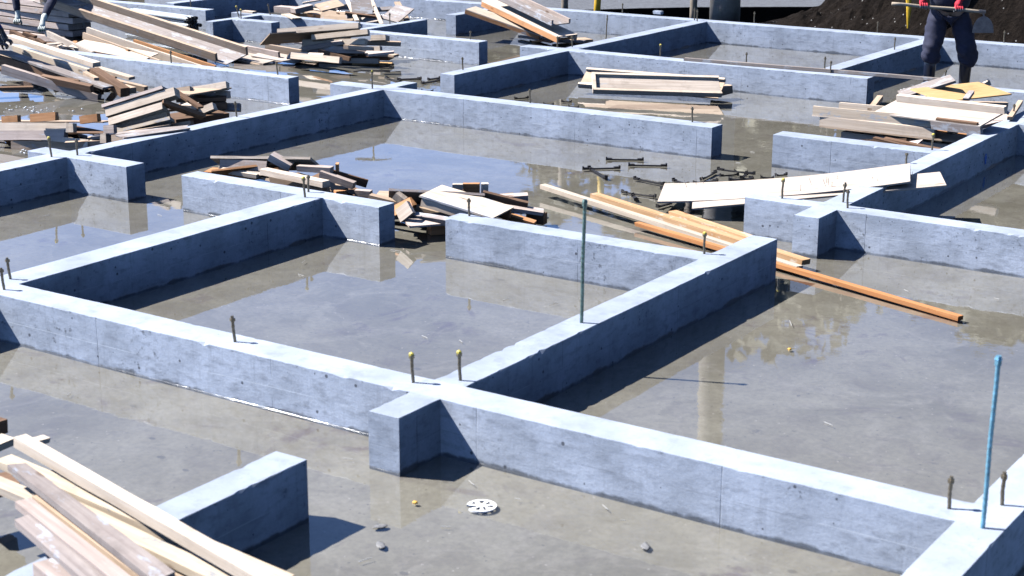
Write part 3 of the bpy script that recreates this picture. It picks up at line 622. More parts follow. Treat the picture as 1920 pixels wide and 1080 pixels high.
buried("the pile beside the standing person", [(1600, 262, 1770, 285), (1720, 245, 1850, 225), (1640, 232, 1720, 215)], 12, .16, 8, 1, "loose boards buried in the right pile")
buried("the brown heap before the spotted wall", [(590, 105, 720, 100), (600, 85, 700, 92), (540, 100, 600, 110)], 16, .22, 12, 2, "loose boards buried in the brown heap")
buried("the jumble at the top edge", [(540, 28, 690, 36), (600, 22, 740, 34), (570, 12, 720, 18)], 16, .22, 60, 3, "loose boards buried in the top jumble")
buried("the long trough heap at the top left", [(120, 85, 300, 110), (160, 70, 330, 112), (60, 75, 150, 90)], 12, .16, -25, 4, "loose boards buried in the trough heap")
buried("the boards sloping down at the left edge", [(20, 130, 190, 172), (60, 120, 230, 160), (0, 110, 120, 150)], 14, .18, -25, 5, "loose boards buried in the sloping boards")
buried("the slanted stack on the left wall", [(300, 205, 420, 200), (310, 225, 420, 222), (230, 250, 300, 246)], 12, .25, 30, 6, "loose boards buried in the slanted stack")
buried("the frames stacked at the left edge", [(20, 255, 200, 268), (60, 240, 220, 252)], 10, .14, 16, 7, "loose boards buried in the stacked frames")
buried("the small heap behind the two-ended wall", [(430, 322, 520, 330), (520, 330, 640, 350)], 12, .17, 10, 8, "loose boards buried in the small heap")
buried("the heap in the gap", [(760, 405, 850, 400), (780, 390, 960, 400), (860, 375, 980, 395)], 14, .15, 20, 9, "loose boards buried in the gap heap")
buried("the leaning channel boards", [(980, 70, 1080, 78)], 4, .08, -10, 10, "loose boards under the leaning channels")
# ------------------------------------------------------------------ bolts
nut_me = None
def bolt(label, bx, by, ty, lean=0, cap=False, rod='steel', base=H, r=.0072, name="anchor_bolt", grp="anchor bolts standing in the wall tops", nut=True):
    p = at(bx, by, base); z = px_h(p, ty); h = z - base
    mp = (p - CAM).length / FPX; tip = RT * (lean * mp); q = V((p.x, p.y, base))
    root = empty(name, Matrix.Translation(q)); tag(root, label, "bolt" if nut else "rod", grp)
    bm = bmesh.new(); k = max(6, int(h / .012)); pts = [V((tip.x * t_, tip.y * t_, -.02 + (h + .02) * t_)) + V((.0012 * math.sin(9 * t_), 0, 0)) for t_ in [i / k for i in range(k + 1)]]
    tube(bm, pts, [r * (1 + .13 * (i % 2)) for i in range(k + 1)], 8); link("threaded_rod", bm, M[rod], root)
    if nut:
        f = .80 if not cap else .86; c_ = V((tip.x * f, tip.y * f, h * f)); bm = bmesh.new(); tube(bm, [c_, c_ + V((0, 0, .014))], r * 1.9, 6); link("nut", bm, M[rod], root)
    if cap:
        c_ = V((tip.x, tip.y, h)); bm = bmesh.new(); tube(bm, [c_ + V((0, 0, -.022)), c_ + V((0, 0, -.008)), c_ + V((0, 0, .004)), c_ + V((0, 0, .009))], [r * 1.3, r * 1.75, r * 1.6, r * .6], 7); link("tape_cap", bm, M['tape'], root)
    return root
BOLTS = [
 (441, 641, 592, -4, 0, "short rusty bolt on the foreground wall, left half"), (775, 717, 664, -3, 1, "yellow-capped bolt left of the pair at the square stub"), (863, 713, 660, -2, 1, "yellow-flagged bolt right of the pair at the square stub"),
 (20, 523, 483, -4, 0, "right bolt of the pair at the left corner"), (8, 543, 502, -3, 0, "left bolt of the pair at the left corner"), (1779, 953, 893, 0, 0, "rusty bolt left of the tall blue rod"), (1878, 947, 885, 0, 0, "rusty bolt right of the tall blue rod"),
 (572, 370, 333, -2, 1, "yellow-capped bolt of the pair before the small heap"), (578, 360, 328, 1, 0, "plain bolt of the pair before the small heap"), (880, 405, 372, -1, 0, "bolt before the heap in the gap, on the short wall's left end"), (1320, 476, 437, 0, 1, "yellow-capped bolt near the end of the rod wall"),
 (1466, 372, 336, 1, 1, "yellow-capped bolt in front of the curled plywood sheet"), (1580, 379, 342, 3, 0, "left bolt of the pair right of the curled plywood"), (1589, 390, 355, -1, 0, "right bolt of the pair right of the curled plywood"), (1747, 281, 252, 1, 1, "yellow-capped bolt in front of the right board pile"),
 (1298, 229, 200, -1, 0, "bolt near the right end of the central wall"), (994, 193, 167, -1, 0, "bolt in the middle of the central wall"), (97, 294, 258, -3, 1, "yellow-capped bolt on the chipped wall at the left"), (145, 291, 260, 0, 0, "grey bolt on the chipped wall at the left"),
 (444, 219, 190, -2, 0, "bolt on the long left wall right of the slanted stack"), (521, 140, 116, -2, 0, "bolt near the free end of the sunlit wall at the left"), (698, 166, 133, 0, 1, "bolt carrying a black tie across its tip at the left end of the central wall"), (868, 131, 107, -1, 0, "bolt at the near end of the shaded wall behind the central wall"),
 (882, 74, 58, 0, 0, "bolt at the right end of the spotted wall"), (1045, 89, 68, 0, 0, "left bolt of the pair under the leaning channels"), (1073, 88, 67, -1, 0, "right bolt of the pair under the leaning channels"), (1136, 72, 28, 2, 0, "slim tall bolt right of the leaning channels"), (1167, 25, 6, 0, 0, "bolt on the far wall right of the yellow post"),
 (1238, 105, 84, 0, 1, "yellow-capped bolt above the tray frames"), (1302, 38, 15, 0, 0, "left bolt of the pair at the far corner by the pole"), (1307, 40, 18, 0, 0, "right bolt of the pair at the far corner by the pole"), (1414, 43, 22, 0, 0, "bolt on the far wall right of the thick pole"), (1399, 122, 98, 0, 0, "bolt beside the lath, left of the pair"),
 (1546, 131, 106, 0, 0, "left bolt of the pair beside the lath"), (1557, 137, 114, 0, 0, "right bolt of the pair beside the lath"), (1645, 60, 40, 0, 0, "bolt on the far wall under the straw tuft"), (1677, 93, 70, 0, 0, "bolt on the wall leading to the worker with the hoe"), (1772, 152, 131, 0, 0, "bolt between the boots of the worker with the hoe"),
 (1882, 80, 57, 0, 0, "rightmost bolt on the far wall"), (358, 12, -8, -1, 0, "bolt on the wall behind the black pipes"), (449, 33, 12, -5, 1, "left yellow-capped bolt of the pair near the top left"), (452, 35, 18, 0, 1, "right yellow-capped bolt of the pair near the top left"), (507, 28, 7, -4, 0, "bolt left of the top jumble"), (321, 118, 95, 0, 0, "bolt in front of the orange board at the left"),
 (675, 45, 32, -1, 0, "bolt in front of the top jumble, left one"), (731, 45, 24, 0, 0, "bolt in front of the top jumble, right one"), (1900, 220, 195, 0, 0, "bolt at the far right of the marked wall"), (1699, 306, 287, 0, 0, "bolt above the curled right end of the plywood")]
for b in BOLTS: bolt(b[5], b[0], b[1], b[2], b[3], bool(b[4]))
bolt("tall green threaded rod standing in the wall of the middle cell", 1090, 605, 376, 3, False, 'galv', r=.0088, name="threaded_rod_post", grp="tall threaded rods", nut=False)
bolt("tall blue threaded rod standing in the wall at the bottom right", 1842, 990, 670, 2, False, 'blue_rod', r=.0082, name="threaded_rod_post", grp="tall threaded rods", nut=False)
for o in [o for o in bpy.data.objects if o.name.startswith("threaded_rod_post")]:
    top = max(v.co.z for v in o.children[0].data.vertices); vt = [v.co for v in o.children[0].data.vertices if v.co.z > top - .002]; c_ = sum(vt, V()) / len(vt)
    bm = bmesh.new(); tube(bm, [c_ - V((0, 0, .028)), c_ - V((0, 0, .008)), c_ - V((0, 0, .008)), c_ + V((0, 0, .006))], [.0135, .0135, .016, .010], 6)
    link("coupling_nut", bm, M['galv'] if 'green' in o['label'] else M['blue_rod'], o)
# ------------------------------------------------------------------ black form ties (flat bars with turned-up ends)
def tie_mesh():
    bm = bmesh.new(); L = .30
    box(bm, -L / 2, L / 2, -.011, .011, .002, .012, 6, .001)
    for s in (-1, 1):
        x = s * L / 2; box(bm, min(x, x - s * .012), max(x, x - s * .012), -.013, .013, .0025, .028, 1)
        box(bm, min(x - s * .012, x - s * .05), max(x - s * .012, x - s * .05), -.016, .016, .0045, .019, 1)
    me = bpy.data.meshes.new("form_tie"); bm.to_mesh(me); bm.free(); me.materials.append(M['clip']); return me
TM = tie_mesh()
TIES = [(1136, 296, 1207, 297), (1178, 307, 1251, 308), (1092, 314, 1163, 312), (1104, 312, 1137, 331), (1189, 332, 1245, 343), (1165, 357, 1229, 366), (1262, 335, 1290, 343), (1316, 334, 1343, 320), (1345, 321, 1415, 330), (1380, 322, 1398, 323), (1300, 341, 1345, 336), (1350, 334, 1385, 331), (1366, 337, 1412, 335), (1390, 336, 1400, 328), (1430, 330, 1447, 331), (1240, 352, 1268, 347), (1232, 385, 1258, 378), (1188, 363, 1194, 372), (1460, 326, 1470, 325),
        (723, 143, 750, 151), (744, 147, 790, 145), (790, 154, 826, 148), (802, 147, 828, 143), (790, 168, 812, 169), (965, 183, 991, 181), (1054, 188, 1070, 189), (1020, 193, 1036, 194), (1068, 198, 1082, 199)]
TL = ["straight black tie, upper of the parallel two on the wet floor", "straight black tie, lower of the parallel two on the wet floor", "black tie lying left of the parallel two", "black tie crossing the left one at a slant", "black tie lying alone midway to the plywood", "black tie nearest the left tip of the beams' orange plank", "bent black tie just left of the heaped ties", "black tie sloping up at the left of the heaped ties", "longest black tie along the top of the heaped ties", "short black tie on the crest of the heaped ties", "black tie at the lower left of the heaped ties", "black tie in the middle of the heaped ties", "black tie low in the heaped ties touching the plywood", "black tie poking up steeply inside the heaped ties", "short black tie at the right end of the heaped ties", "black tie half under the plywood's left part", "black tie under the left tip of the plywood", "short black tie seen end on beside the beams", "black tie end behind the plywood at the right",
      "black tie in the puddle left of the stub behind the central wall", "black tie lying along the puddle edge behind the central wall", "black tie touching the stub behind the central wall", "black tie against the near end of the shaded back wall", "dark tie just behind the central wall's top edge", "grey bent tie behind the bolt of the central wall", "black tie farthest right behind the central wall", "black tie close behind the bolt of the central wall", "black tie just over the edge of the central wall near the trays"]
tie_gltf = None
for k, (x0, y0, x1, y1) in enumerate(TIES):
    a, b = at(x0, y0, .02), at(x1, y1, .02); o = bpy.data.objects.new("form_tie", TM); C.objects.link(o)
    d = b - a; lk = max(.35, min(1.5, d.length / .30)); z = .0 if k not in (8, 9, 11, 12, 13) else .012 + .008 * (k % 3)
    o.location = (a + b) / 2 * V((1, 1, 0)) if False else V(((a.x + b.x) / 2, (a.y + b.y) / 2, z)); o.rotation_euler = (random.uniform(-.5, .5) if k > 4 else 0, 0, math.atan2(d.y, d.x)); o.scale = (lk, 1, 1)
    tag(o, TL[k], "form tie", "black form ties scattered on the wet floor")
bm = bmesh.new(); a, b = at(665, 136, .43), at(735, 136, .43); L = (b - a).length
pc = at(698, 166, H); zc = px_h(pc, 135)
tube(bm, [V((-L / 2, 0, -.006)), V((-L * .3, 0, .003)), V((L * .3, 0, 0)), V((L / 2, 0, -.008))], .009, 6)
o = link("tie_bar", bm, M['clip']); o.location = (pc.x, pc.y, zc + .01); o.rotation_euler = (0, 0, math.atan2(RT.y, RT.x)); tag(o, "black tie bar balanced across the tip of a bolt", "form tie")
# ------------------------------------------------------------------ small things on the floor
bm = bmesh.new(); ctr = at(903, 951, -.002); RO = .062
def sect(r0, r1, a0, a1, n, z0=0, z1=.008):
    for i in range(n):
        t0, t1 = a0 + (a1 - a0) * i / n, a0 + (a1 - a0) * (i + 1) / n
        q = [bm.verts.new((r_ * math.cos(t_), r_ * math.sin(t_), z_)) for z_ in (z0, z1) for r_, t_ in ((r0, t0), (r1, t0), (r1, t1), (r0, t1))]
        for f in ((0, 3, 2, 1), (4, 5, 6, 7), (0, 1, 5, 4), (1, 2, 6, 5), (2, 3, 7, 6), (3, 0, 4, 7)): bm.faces.new([q[k] for k in f])
sect(RO * .80, RO, R(-88), R(232), 40); sect(.003, RO * .30, 0, 2 * math.pi, 16, .001, .009)
for k in range(7):
    a0 = R(-80 + k * 51); sect(RO * .29, RO * .87, a0 - .20, a0 + .20, 2, .0008, .0075)
o = link("rebar_spacer", bm, M['plastic']); o.location = ctr; o.rotation_euler = (0, 0, R(-25)); tag(o, "round white plastic wheel spacer with a gap, lying on the wet floor", "spacer")
def lump(name, label, cat, px, py, rx, ry, rz, mat, grp=None):
    bm = bmesh.new(); bmesh.ops.create_icosphere(bm, subdivisions=3, radius=1)
    sd = random.random() * 50
    for v in bm.verts:
        k = 1 + .35 * mn.noise(v.co * 1.4 + V((sd, 0, 0))); v.co = V((v.co.x * rx * k, v.co.y * ry * k, max(-.2, v.co.z) * rz * k))
    o = link(name, bm, mat, smooth=True); o.location = at(px, py, .001); o.rotation_euler = (0, 0, random.random() * 6); return tag(o, label, cat, grp)
M['mud'] = mat_plain("grey_wet_mortar", (.19, .19, .195), .5, 0, .4, 60)
M['nutor'] = mat_plain("orange_plastic", (.62, .36, .06), .5, 0, .2, 40)
for px, py, l_ in [(714, 1022, "grey mortar lump left of the white disc, lower one"), (1210, 1024, "grey mortar lump right of the white disc"), (712, 987, "grey mortar lump left of the white disc, upper one")]:
    lump("mortar_lump", l_, "mortar lump", px, py, .032, .017, .006, M['mud'], "mortar lumps on the wet floor")
lump("plastic_plug", "tiny orange plug on the wet floor by the square stub", "plug", 778, 943, .011, .009, .009, M['nutor'])
lump("plastic_plug", "tiny orange crumb on the wet floor in the right cell", "plug", 1480, 655, .012, .009, .008, M['nutor'])
# white splinters: plastic slivers and bent nails scattered on the floor
SL = [(655, 860, 22, 2), (885, 906, 12, 10), (838, 987, 24, 1), (688, 1048, 32, -10), (1136, 952, 13, 12), (972, 935, 14, 2), (1170, 975, 14, 0), (520, 405, 24, 3), (745, 470, 26, 4), (570, 490, 8, -6), (566, 516, 14, 4), (300, 403, 10, 3), (88, 404, 16, -3), (236, 426, 16, 1), (1412, 285, 10, 2), (1385, 305, 11, 2), (1300, 310, 6, -1), (1483, 607, 5, 12), (1555, 795, 20, 8), (798, 632, 14, 6), (640, 690, 14, 2), (130, 738, 8, -8), (1870, 560, 12, 3), (1700, 545, 10, 5), (950, 560, 14, -5), (1040, 568, 22, -6), (865, 640, 8, 5)]
for k, (px, py, dx, dy) in enumerate(SL):
    a, b = at(px - dx / 2, py - dy / 2, .004), at(px + dx / 2, py + dy / 2, .004); bm = bmesh.new(); tube(bm, [a - a, (b - a) * .8], .0014, 5)
    o = link("splinter", bm, M['sliver']); o.location = a; tag(o, "tiny pale splinter lying on the wet floor between the walls", "splinter", "pale splinters on the wet floor")
bm = bmesh.new(); random.seed(11)  # foam bubbles, plus white specks painting sun sparkles on the water
for cx, cy, sx, sy, n in ((55, 204, 60, 10, 42), (120, 178, 18, 6, 8), (1722, 168, 34, 7, 34), (60, 284, 30, 5, 14), (12, 250, 14, 10, 24)):
    for k in range(n):
        c_ = at(random.gauss(cx, sx * .5), random.gauss(cy, sy * .5), 0.003); bmesh.ops.create_icosphere(bm, subdivisions=1, radius=random.uniform(.003, .009), matrix=Matrix.Translation(c_) @ Matrix.Diagonal((1.6, 1.6, .5, 1)))
tag(link("foam_and_glints", bm, M['foam'], smooth=True), "white foam bubbles and painted sun glints on the water beside the board piles", "foam", kind="stuff")
# blue paint mark on the shaded wall
pm = at(1848, 298, .2); xq = Q1 * S + .0045; d = (pm - CAM); k = (xq - CAM.x) / (at(1848, 298, 0) - CAM).normalized().x; pp = CAM + (at(1848, 298, 0) - CAM).normalized() * k
bm = bmesh.new()
for (cy, cz, ry, rz) in ((0, 0, .030, .032), (0, .034, .018, .010), (.004, -.036, .022, .009), (-.004, .014, .036, .006)):
    vs = [bm.verts.new((.0012 * random.random(), cy + ry * math.cos(a) * (1 + .15 * math.sin(5 * a)), cz + rz * math.sin(a) * (1 + .12 * math.cos(3 * a)))) for a in [2 * math.pi * i / 20 for i in range(20)]]; bm.faces.new(vs)
qw = [w_ for w_ in WALLS if 'blue paint' in w_['label']][0]['o']
o = link("paint_mark", bm, M['bluemark'], qw); o.location = pp - qw.location
# ------------------------------------------------------------------ beyond the far wall
t = NT("grey_gravel_road"); P = t.pos(); n = t.noise(P, 14, 6, .75); n2 = t.noise(P, 70, 3, .7)
rc = t.mix(t.ramp(n, .35, .7), (.15, .16, .18), (.085, .09, .105)); rc = t.mix(t.ramp(n2, .5, .8, 0, .5), rc, (.25, .26, .29))
M['road'] = t.bsdf(rc, .9, t.bump(t.math('ADD', n, n2), .7, .02), spec=.15)
bm = bmesh.new(); pts = [(-90, 13.75), (-6.2, 13.75), (-5.2, 14.2), (-4.6, 14.9), (-4.0, 15.5), (-3.2, 16.1), (-2.4, 16.7), (.4, 19.4), (60, 75), (60, 190), (-90, 190)]
lo = [bm.verts.new((x, y, -.119)) for x, y in pts]; hi = [bm.verts.new((x, y, .10)) for x, y in pts]
bm.faces.new(hi)
for k in range(len(pts)): bm.faces.new((lo[k], lo[(k + 1) % len(pts)], hi[(k + 1) % len(pts)], hi[k]))
bmesh.ops.recalc_face_normals(bm, faces=bm.faces); o = tag(link("road", bm, M['road']), kind='structure'); o.data.materials.append(M['soil'])
for f in o.data.polygons:
    if abs(f.normal.z) < .5: f.material_index = 1
xa = at(1372, 46, H).x; xb = at(1600, 60, H).x
def heap(x, y):
    u = (x - xa) / (xb - xa); top = max(0, min(1.35, 0.10 + .58 * u)) + .10 * math.sin(x * 2.1) * min(1, max(0, u))
    q = (y - (YB1 + .04)); f = max(0, min(1, q / .95)); f = f * f * (3 - 2 * f); b = max(0, min(1, (4.6 - q) / 2.4)); b = b * b * (3 - 2 * b)
    n = mn.fractal(V((x * 1.3, y * 1.3, 0)), .9, 2.1, 5) * .20 + mn.fractal(V((x * 5, y * 5, 3)), .8, 2.2, 4) * .085
    return -.13 + (top + .16) * f * b + n * (f * b) ** .5 * min(1, max(0.0, u * 2 + .15))
t = NT("black_heap_soil"); P = t.pos(); n = t.noise(P, 5, 8, .75); n2 = t.noise(P, 30, 6, .75); vo = t.voro(P, 26); sel = t.node("ShaderNodeSeparateColor"); t.set(sel.inputs[0], vo.outputs["Color"])
hc = t.mix(t.ramp(n, .35, .7), (.0075, .0052, .0042), (.024, .018, .0145)); hc = t.mix(t.ramp(n2, .58, .75, 0, .7), hc, (.05, .039, .031))
peb = t.math('MULTIPLY', t.math('LESS_THAN', vo.outputs["Distance"], .22), t.math('GREATER_THAN', sel.outputs[0], .93)); hc = t.mix(peb, hc, (.42, .41, .40))
M['heap'] = t.bsdf(hc, .95, t.bump(t.math('ADD', n2, t.math('MULTIPLY', n, 2)), 1.0, .05), spec=.1)
tag(link("soil_heap", grid_sheet(xa - .6, 6.5, YB1 + .03, YB1 + 4.8, 230, 130, heap), M['heap'], smooth=False), "pile of dark loose soil rising behind the far wall", "soil heap")
def post(label, px, pyb, h, r0, r1, mat, name, tilt=(0, 0), cat="post", z0=-.1):
    p = at(px, pyb, 0); bm = bmesh.new(); k = 8
    tube(bm, [V((tilt[0] * i / k, tilt[1] * i / k, z0 + (h - z0) * i / k)) for i in range(k + 1)], [r0 + (r1 - r0) * i / k for i in range(k + 1)], 20)
    o = link(name, bm, mat, smooth=False); o.location = p
    for f in o.data.polygons: f.use_smooth = len(f.vertices) == 4
    return tag(o, label, cat)
M['pole'] = mat_plain("old_concrete_pole", (.27, .25, .225), .85, 0, .3, 5); M['postw'] = mat_plain("weathered_grey_post", (.24, .20, .155), .8, 0, .35, 8)
M['ypost'] = mat_plain("yellow_paint", (.62, .39, .03), .5, 0, .2, 9); M['dpost'] = mat_plain("dark_post", (.07, .06, .055), .8, 0, .3, 9)
post("thick round concrete pole rising behind the far corner", 1358, 52, 11.0, .205, .15, M['pole'], "utility_pole", cat="pole")
post("grey wooden post behind the far wall left of the yellow post", 1059, 34, 2.4, .048, .044, M['postw'], "wooden_post", (-.03, 0))
post("yellow post behind the far wall", 1118, 37, 2.6, .047, .047, M['ypost'], "yellow_post", (.10, .05))
post("slim grey post left of the thick concrete pole", 1299, 48, 2.6, .05, .045, M['postw'], "wooden_post", (.02, 0))
post("short dark post at the top of the soil heap", 1580, 30, 1.6, .055, .05, M['dpost'], "dark_post")
p = at(1703, 34, .42); bm = bmesh.new(); tube(bm, [V((0, 0, -.12)), V((0, 0, .1)), V((-.03, 0, .4)), V((-.06, .02, 1.3))], [.008, .030, .038, .04], 10); o = link("yellow_stake", bm, M['ypost']); o.location = p; tag(o, "tapered yellow stake stuck into the dark soil left of the worker with the hoe", "stake")
p = at(1234, 26, H); bm = bmesh.new(); box(bm, -.06, .06, -.04, .04, .0005, .045, 2, .004); bmesh.ops.bevel(bm, geom=bm.edges[:], offset=.008, segments=2, affect='EDGES'); o = link("concrete_block", bm, M['conc']); o.location = at(1234, 27, H); tag(o, "little pale concrete block on the far wall", "block")
bm = bmesh.new(); random.seed(3)
for k in range(34):
    a = random.uniform(0, 6.28); l_ = random.uniform(.12, .42); d = V((math.cos(a) * .7, math.sin(a) * .7 - .2, random.uniform(.1, .7))).normalized(); tube(bm, [V((random.uniform(-.08, .08), 0, -.02)), d * l_ * .6, d * l_ + V((0, 0, -.05))], .0045, 4)
M['straw'] = mat_plain("dry_straw", (.42, .34, .24), .8, 0, .3, 20); pq = at(1652, 44, .35); o = link("straw_tuft", bm, M['straw']); o.location = (pq.x, pq.y, heap(pq.x, pq.y) + .02); tag(o, "tuft of dry straw roots on the soil heap", "straw tuft")
# bundle of black pipes
M['pipeglint'] = mat_plain("sun_glint_pipe_skin", (.42, .47, .52), .35, 0, .2, 30, spec=.5); M['pipe'] = mat_plain("black_plastic_pipe", (.022, .023, .026), .28, 0, .2, 30, spec=.6); rw = .024  # pale outer skin paints the sun glint along the black pipes
pa, pb = at(236, 47, 0), at(352, 64, 0); d = (pb - pa).normalized(); nn = V((-d.y, d.x, 0))
for row in range(5):
    for c_ in range(4 if row % 2 == 0 else 3):
        bm = bmesh.new(); off = nn * (c_ * 2.06 * rw + (rw if row % 2 else 0)); j = random.uniform(-.05, .12); L = (pb - pa).length + j; z = rw + row * rw * 1.76
        n = 12; a0 = nn; b0 = V((0, 0, 1)); rings = []
        for (l_, r_) in ((.0, rw), (L - .06, rw), (L - .0599, rw), (L, rw), (L, rw * .8), (L - .15, rw * .8)):
            rings.append([bm.verts.new(d * l_ + (a0 * math.cos(6.28318 * k / n) + b0 * math.sin(6.28318 * k / n)) * r_) for k in range(n)])
        for q, s in zip(rings, rings[1:]):
            for k in range(n): bm.faces.new((q[k], q[(k + 1) % n], s[(k + 1) % n], s[k]))
        o = link("black_pipe", bm, M['pipe'], smooth=True); o.location = pa + off + V((0, 0, z)); o.data.materials.append(M['pipeglint'])
        for f in o.data.polygons[:n]: f.material_index = 1
        tag(o, "black plastic pipe in the bundle at the top left", "pipe", "bundle of black pipes")
# ------------------------------------------------------------------ people
M['navy'] = mat_plain("navy_work_cloth", (.021, .024, .050), .85, 0, .35, 14, bump=.8); M['jacket'] = mat_plain("dark_jacket", (.022, .025, .050), .85, 0, .3, 14, bump=.6)
M['blue'] = mat_plain("blue_sleeve_cloth", (.022, .040, .20), .85, 0, .3, 14, bump=.6); M['boot'] = mat_plain("navy_rubber_boot", (.010, .015, .032), .3, 0, .3, 12, spec=.5)
M['red'] = mat_plain("red_glove", (.50, .022, .045), .8, 0, .25, 40); M['greyg'] = mat_plain("grey_glove_rubber", (.17, .18, .20), .6, 0, .25, 40); M['whiteg'] = mat_plain("white_cotton_glove", (.58, .62, .58), .85, 0, .15, 40)
M['greeng'] = mat_plain("green_glove_rubber", (.03, .10, .085), .5, 0, .2, 40); M['blackg'] = mat_plain("black_rubber_glove", (.010, .010, .020), .25, 0, .2, 20, spec=.6)
M['skin'] = mat_plain("skin", (.46, .27, .19), .55, 0, .12, 20); M['helmet'] = mat_plain("white_helmet", (.75, .76, .74), .3, 0, .05, 10); M['hair'] = mat_plain("black_hair", (.012, .010, .009), .6, 0, .2, 60)
M['hoewood'] = mat_wood("hoe_handle_wood", (.52, .45, .36), (.42, .35, .27)); M['hoesteel'] = mat_plain("dull_hoe_steel", (.14, .14, .155), .45, .6, .35, 25)
def grip_glove(parent, c_, wrist, a, rb, mats, right, elbow=None):
    """glove closed round a bar through c_ along a; the fingers curl over the viewer's side (-Y) of it"""
    n_, u = V((0, -1, 0)), V((0, 0, 1)); a = a.normalized(); sgn = 1 if right else -1
    def rim(th, r): return (n_ * math.cos(R(th)) + u * math.sin(R(th))) * r
    vs = [(*wrist, .031)]; es = []
    cuff = wrist + (elbow - wrist) * .30
    mid = c_ + rim(125, rb + .040); vs.append((*mid, (.036, .020))); es.append((0, 1))
    for i, ln in enumerate((.92, 1.0, .97, .82)):
        base = c_ + a * ((i - 1.5) * .0215); prev = 1
        for j, th in enumerate((100, 52, 2, -42)):
            th2 = 100 - (100 - th) * ln; vs.append((*(base + rim(th2, rb + .012)), (.0112, .0108, .0100, .0088)[j])); es.append((prev, len(vs) - 1)); prev = len(vs) - 1
    vs.append((*cuff, .047)); es.append((0, len(vs) - 1)); prev = 1
    for j, (th, ax) in enumerate(((150, .030), (200, .040), (250, .034))):
        vs.append((*(c_ - a * (sgn * ax) + rim(th, rb + .013)), (.013, .0115, .0095)[j])); es.append((prev, len(vs) - 1)); prev = len(vs) - 1
    o = skin("glove", vs, es, mats[0], parent, 2); o.data.materials.append(mats[1])
    for p in o.data.polygons:
        cc = p.center - c_
        if cc.z < rb * .6 and cc.dot(n_) > -.02: p.material_index = 1
    return o
def person(label, origin, rot, J, mats, gl, group=None):
    """J: joints in local metres, facing -Y; returns the root"""
    mw = Matrix.Translation(origin) @ Matrix.Rotation(rot, 4, 'Z'); root = empty("person", mw); tag(root, label, "person", group)
    v = lambda k: V(J[k])
    # the body: one surface from head to feet (mostly under the clothes)
    n = ['pelvis', 'chest', 'neck', 'hipL', 'kneeL', 'ankL', 'hipR', 'kneeR', 'ankR', 'shL', 'elL', 'wrL', 'shR', 'elR', 'wrR']
    rr = dict(pelvis=.085, chest=.085, neck=.05, hipL=.075, kneeL=.05, ankL=.036, hipR=.075, kneeR=.05, ankR=.036, shL=.05, elL=.036, wrL=.026, shR=.05, elR=.036, wrR=.026)
    e = [('pelvis', 'chest'), ('chest', 'neck'), ('pelvis', 'hipL'), ('hipL', 'kneeL'), ('kneeL', 'ankL'), ('pelvis', 'hipR'), ('hipR', 'kneeR'), ('kneeR', 'ankR'), ('chest', 'shL'), ('shL', 'elL'), ('elL', 'wrL'), ('chest', 'shR'), ('shR', 'elR'), ('elR', 'wrR')]
    hd = v('head'); nk = v('neck'); up = (hd - nk).normalized(); fw = V(J['face']).normalized(); fw = (fw - up * fw.dot(up)).normalized(); sd = fw.cross(up)
    vs = [(*v(k), rr[k]) for k in n]; es = [(n.index(a), n.index(b)) for a, b in e]
    def addv(p, r, to): vs.append((*p, r)); es.append((to, len(vs) - 1)); return len(vs) - 1
    h1 = addv(hd - up * .03, (.070, .078), n.index('neck')); h2 = addv(hd + up * .055, (.076, .088), h1); addv(hd + up * .12, (.045, .05), h2)
    nb = addv(hd + fw * .088 - up * .012, .014, h1)
    for s in (-1, 1): addv(hd + sd * s * .082 - up * .005, (.012, .02), h1)
    body = skin("body", vs, es, M['skin'], root, 2)
    for s in (-1, 1):
        bm = bmesh.new(); bmesh.ops.create_uvsphere(bm, u_segments=8, v_segments=6, radius=.009); o = link("eye", bm, M['hair'], body); o.location = hd + sd * s * .032 + fw * .080 + up * .02
    bm = bmesh.new(); tube(bm, [hd + fw * .084 - up * .055 - sd * .024, hd + fw * .090 - up * .057, hd + fw * .084 - up * .055 + sd * .024], .005, 6); link("mouth", bm, M['red'], body)
    # helmet
    bm = bmesh.new(); bmesh.ops.create_uvsphere(bm, u_segments=20, v_segments=12, radius=.125); 
    bmesh.ops.delete(bm, geom=[x for x in bm.verts if x.co.z < -.01], context='VERTS'); rot3 = Matrix((sd, fw, up)).transposed().to_4x4()
    for x in bm.verts:
        if x.co.z < .02: x.co.y *= 1.22; x.co.x *= 1.06
    bm.transform(Matrix.Translation(hd + up * .06) @ rot3); link("helmet", bm, mats['helmet'], root, True)
    # clothes
    tr = [(*(v('pelvis')), (.155, .125)), (*(v('hipL') - V((0, 0, .06))), .115), (*((v('hipL') + v('kneeL')) / 2), .105), (*(v('kneeL') + V((0, -.02, 0))), .098), (*((v('kneeL') * .84 + v('ankL') * .16)), .098), (*((v('kneeL') * .70 + v('ankL') * .30)), .078),
          (*(v('hipR') - V((0, 0, .06))), .115), (*((v('hipR') + v('kneeR')) / 2), .105), (*(v('kneeR') + V((0, -.02, 0))), .100), (*((v('kneeR') * .80 + v('ankR') * .20) + V((.014, 0, 0))), .106), (*((v('kneeR') * .64 + v('ankR') * .36)), .080)]
    o = skin("trousers", tr, [(0, 1), (1, 2), (2, 3), (3, 4), (4, 5), (0, 6), (6, 7), (7, 8), (8, 9), (9, 10)], mats['legs'], root, 3)
    for x in o.data.vertices:
        k = mn.noise(x.co * 9) * .016 + mn.noise(V((x.co.x * 8, x.co.y * 8, x.co.z * 24 + x.co.x * 14))) * .017 * (1 if x.co.z < .6 else .5); x.co += x.normal * k
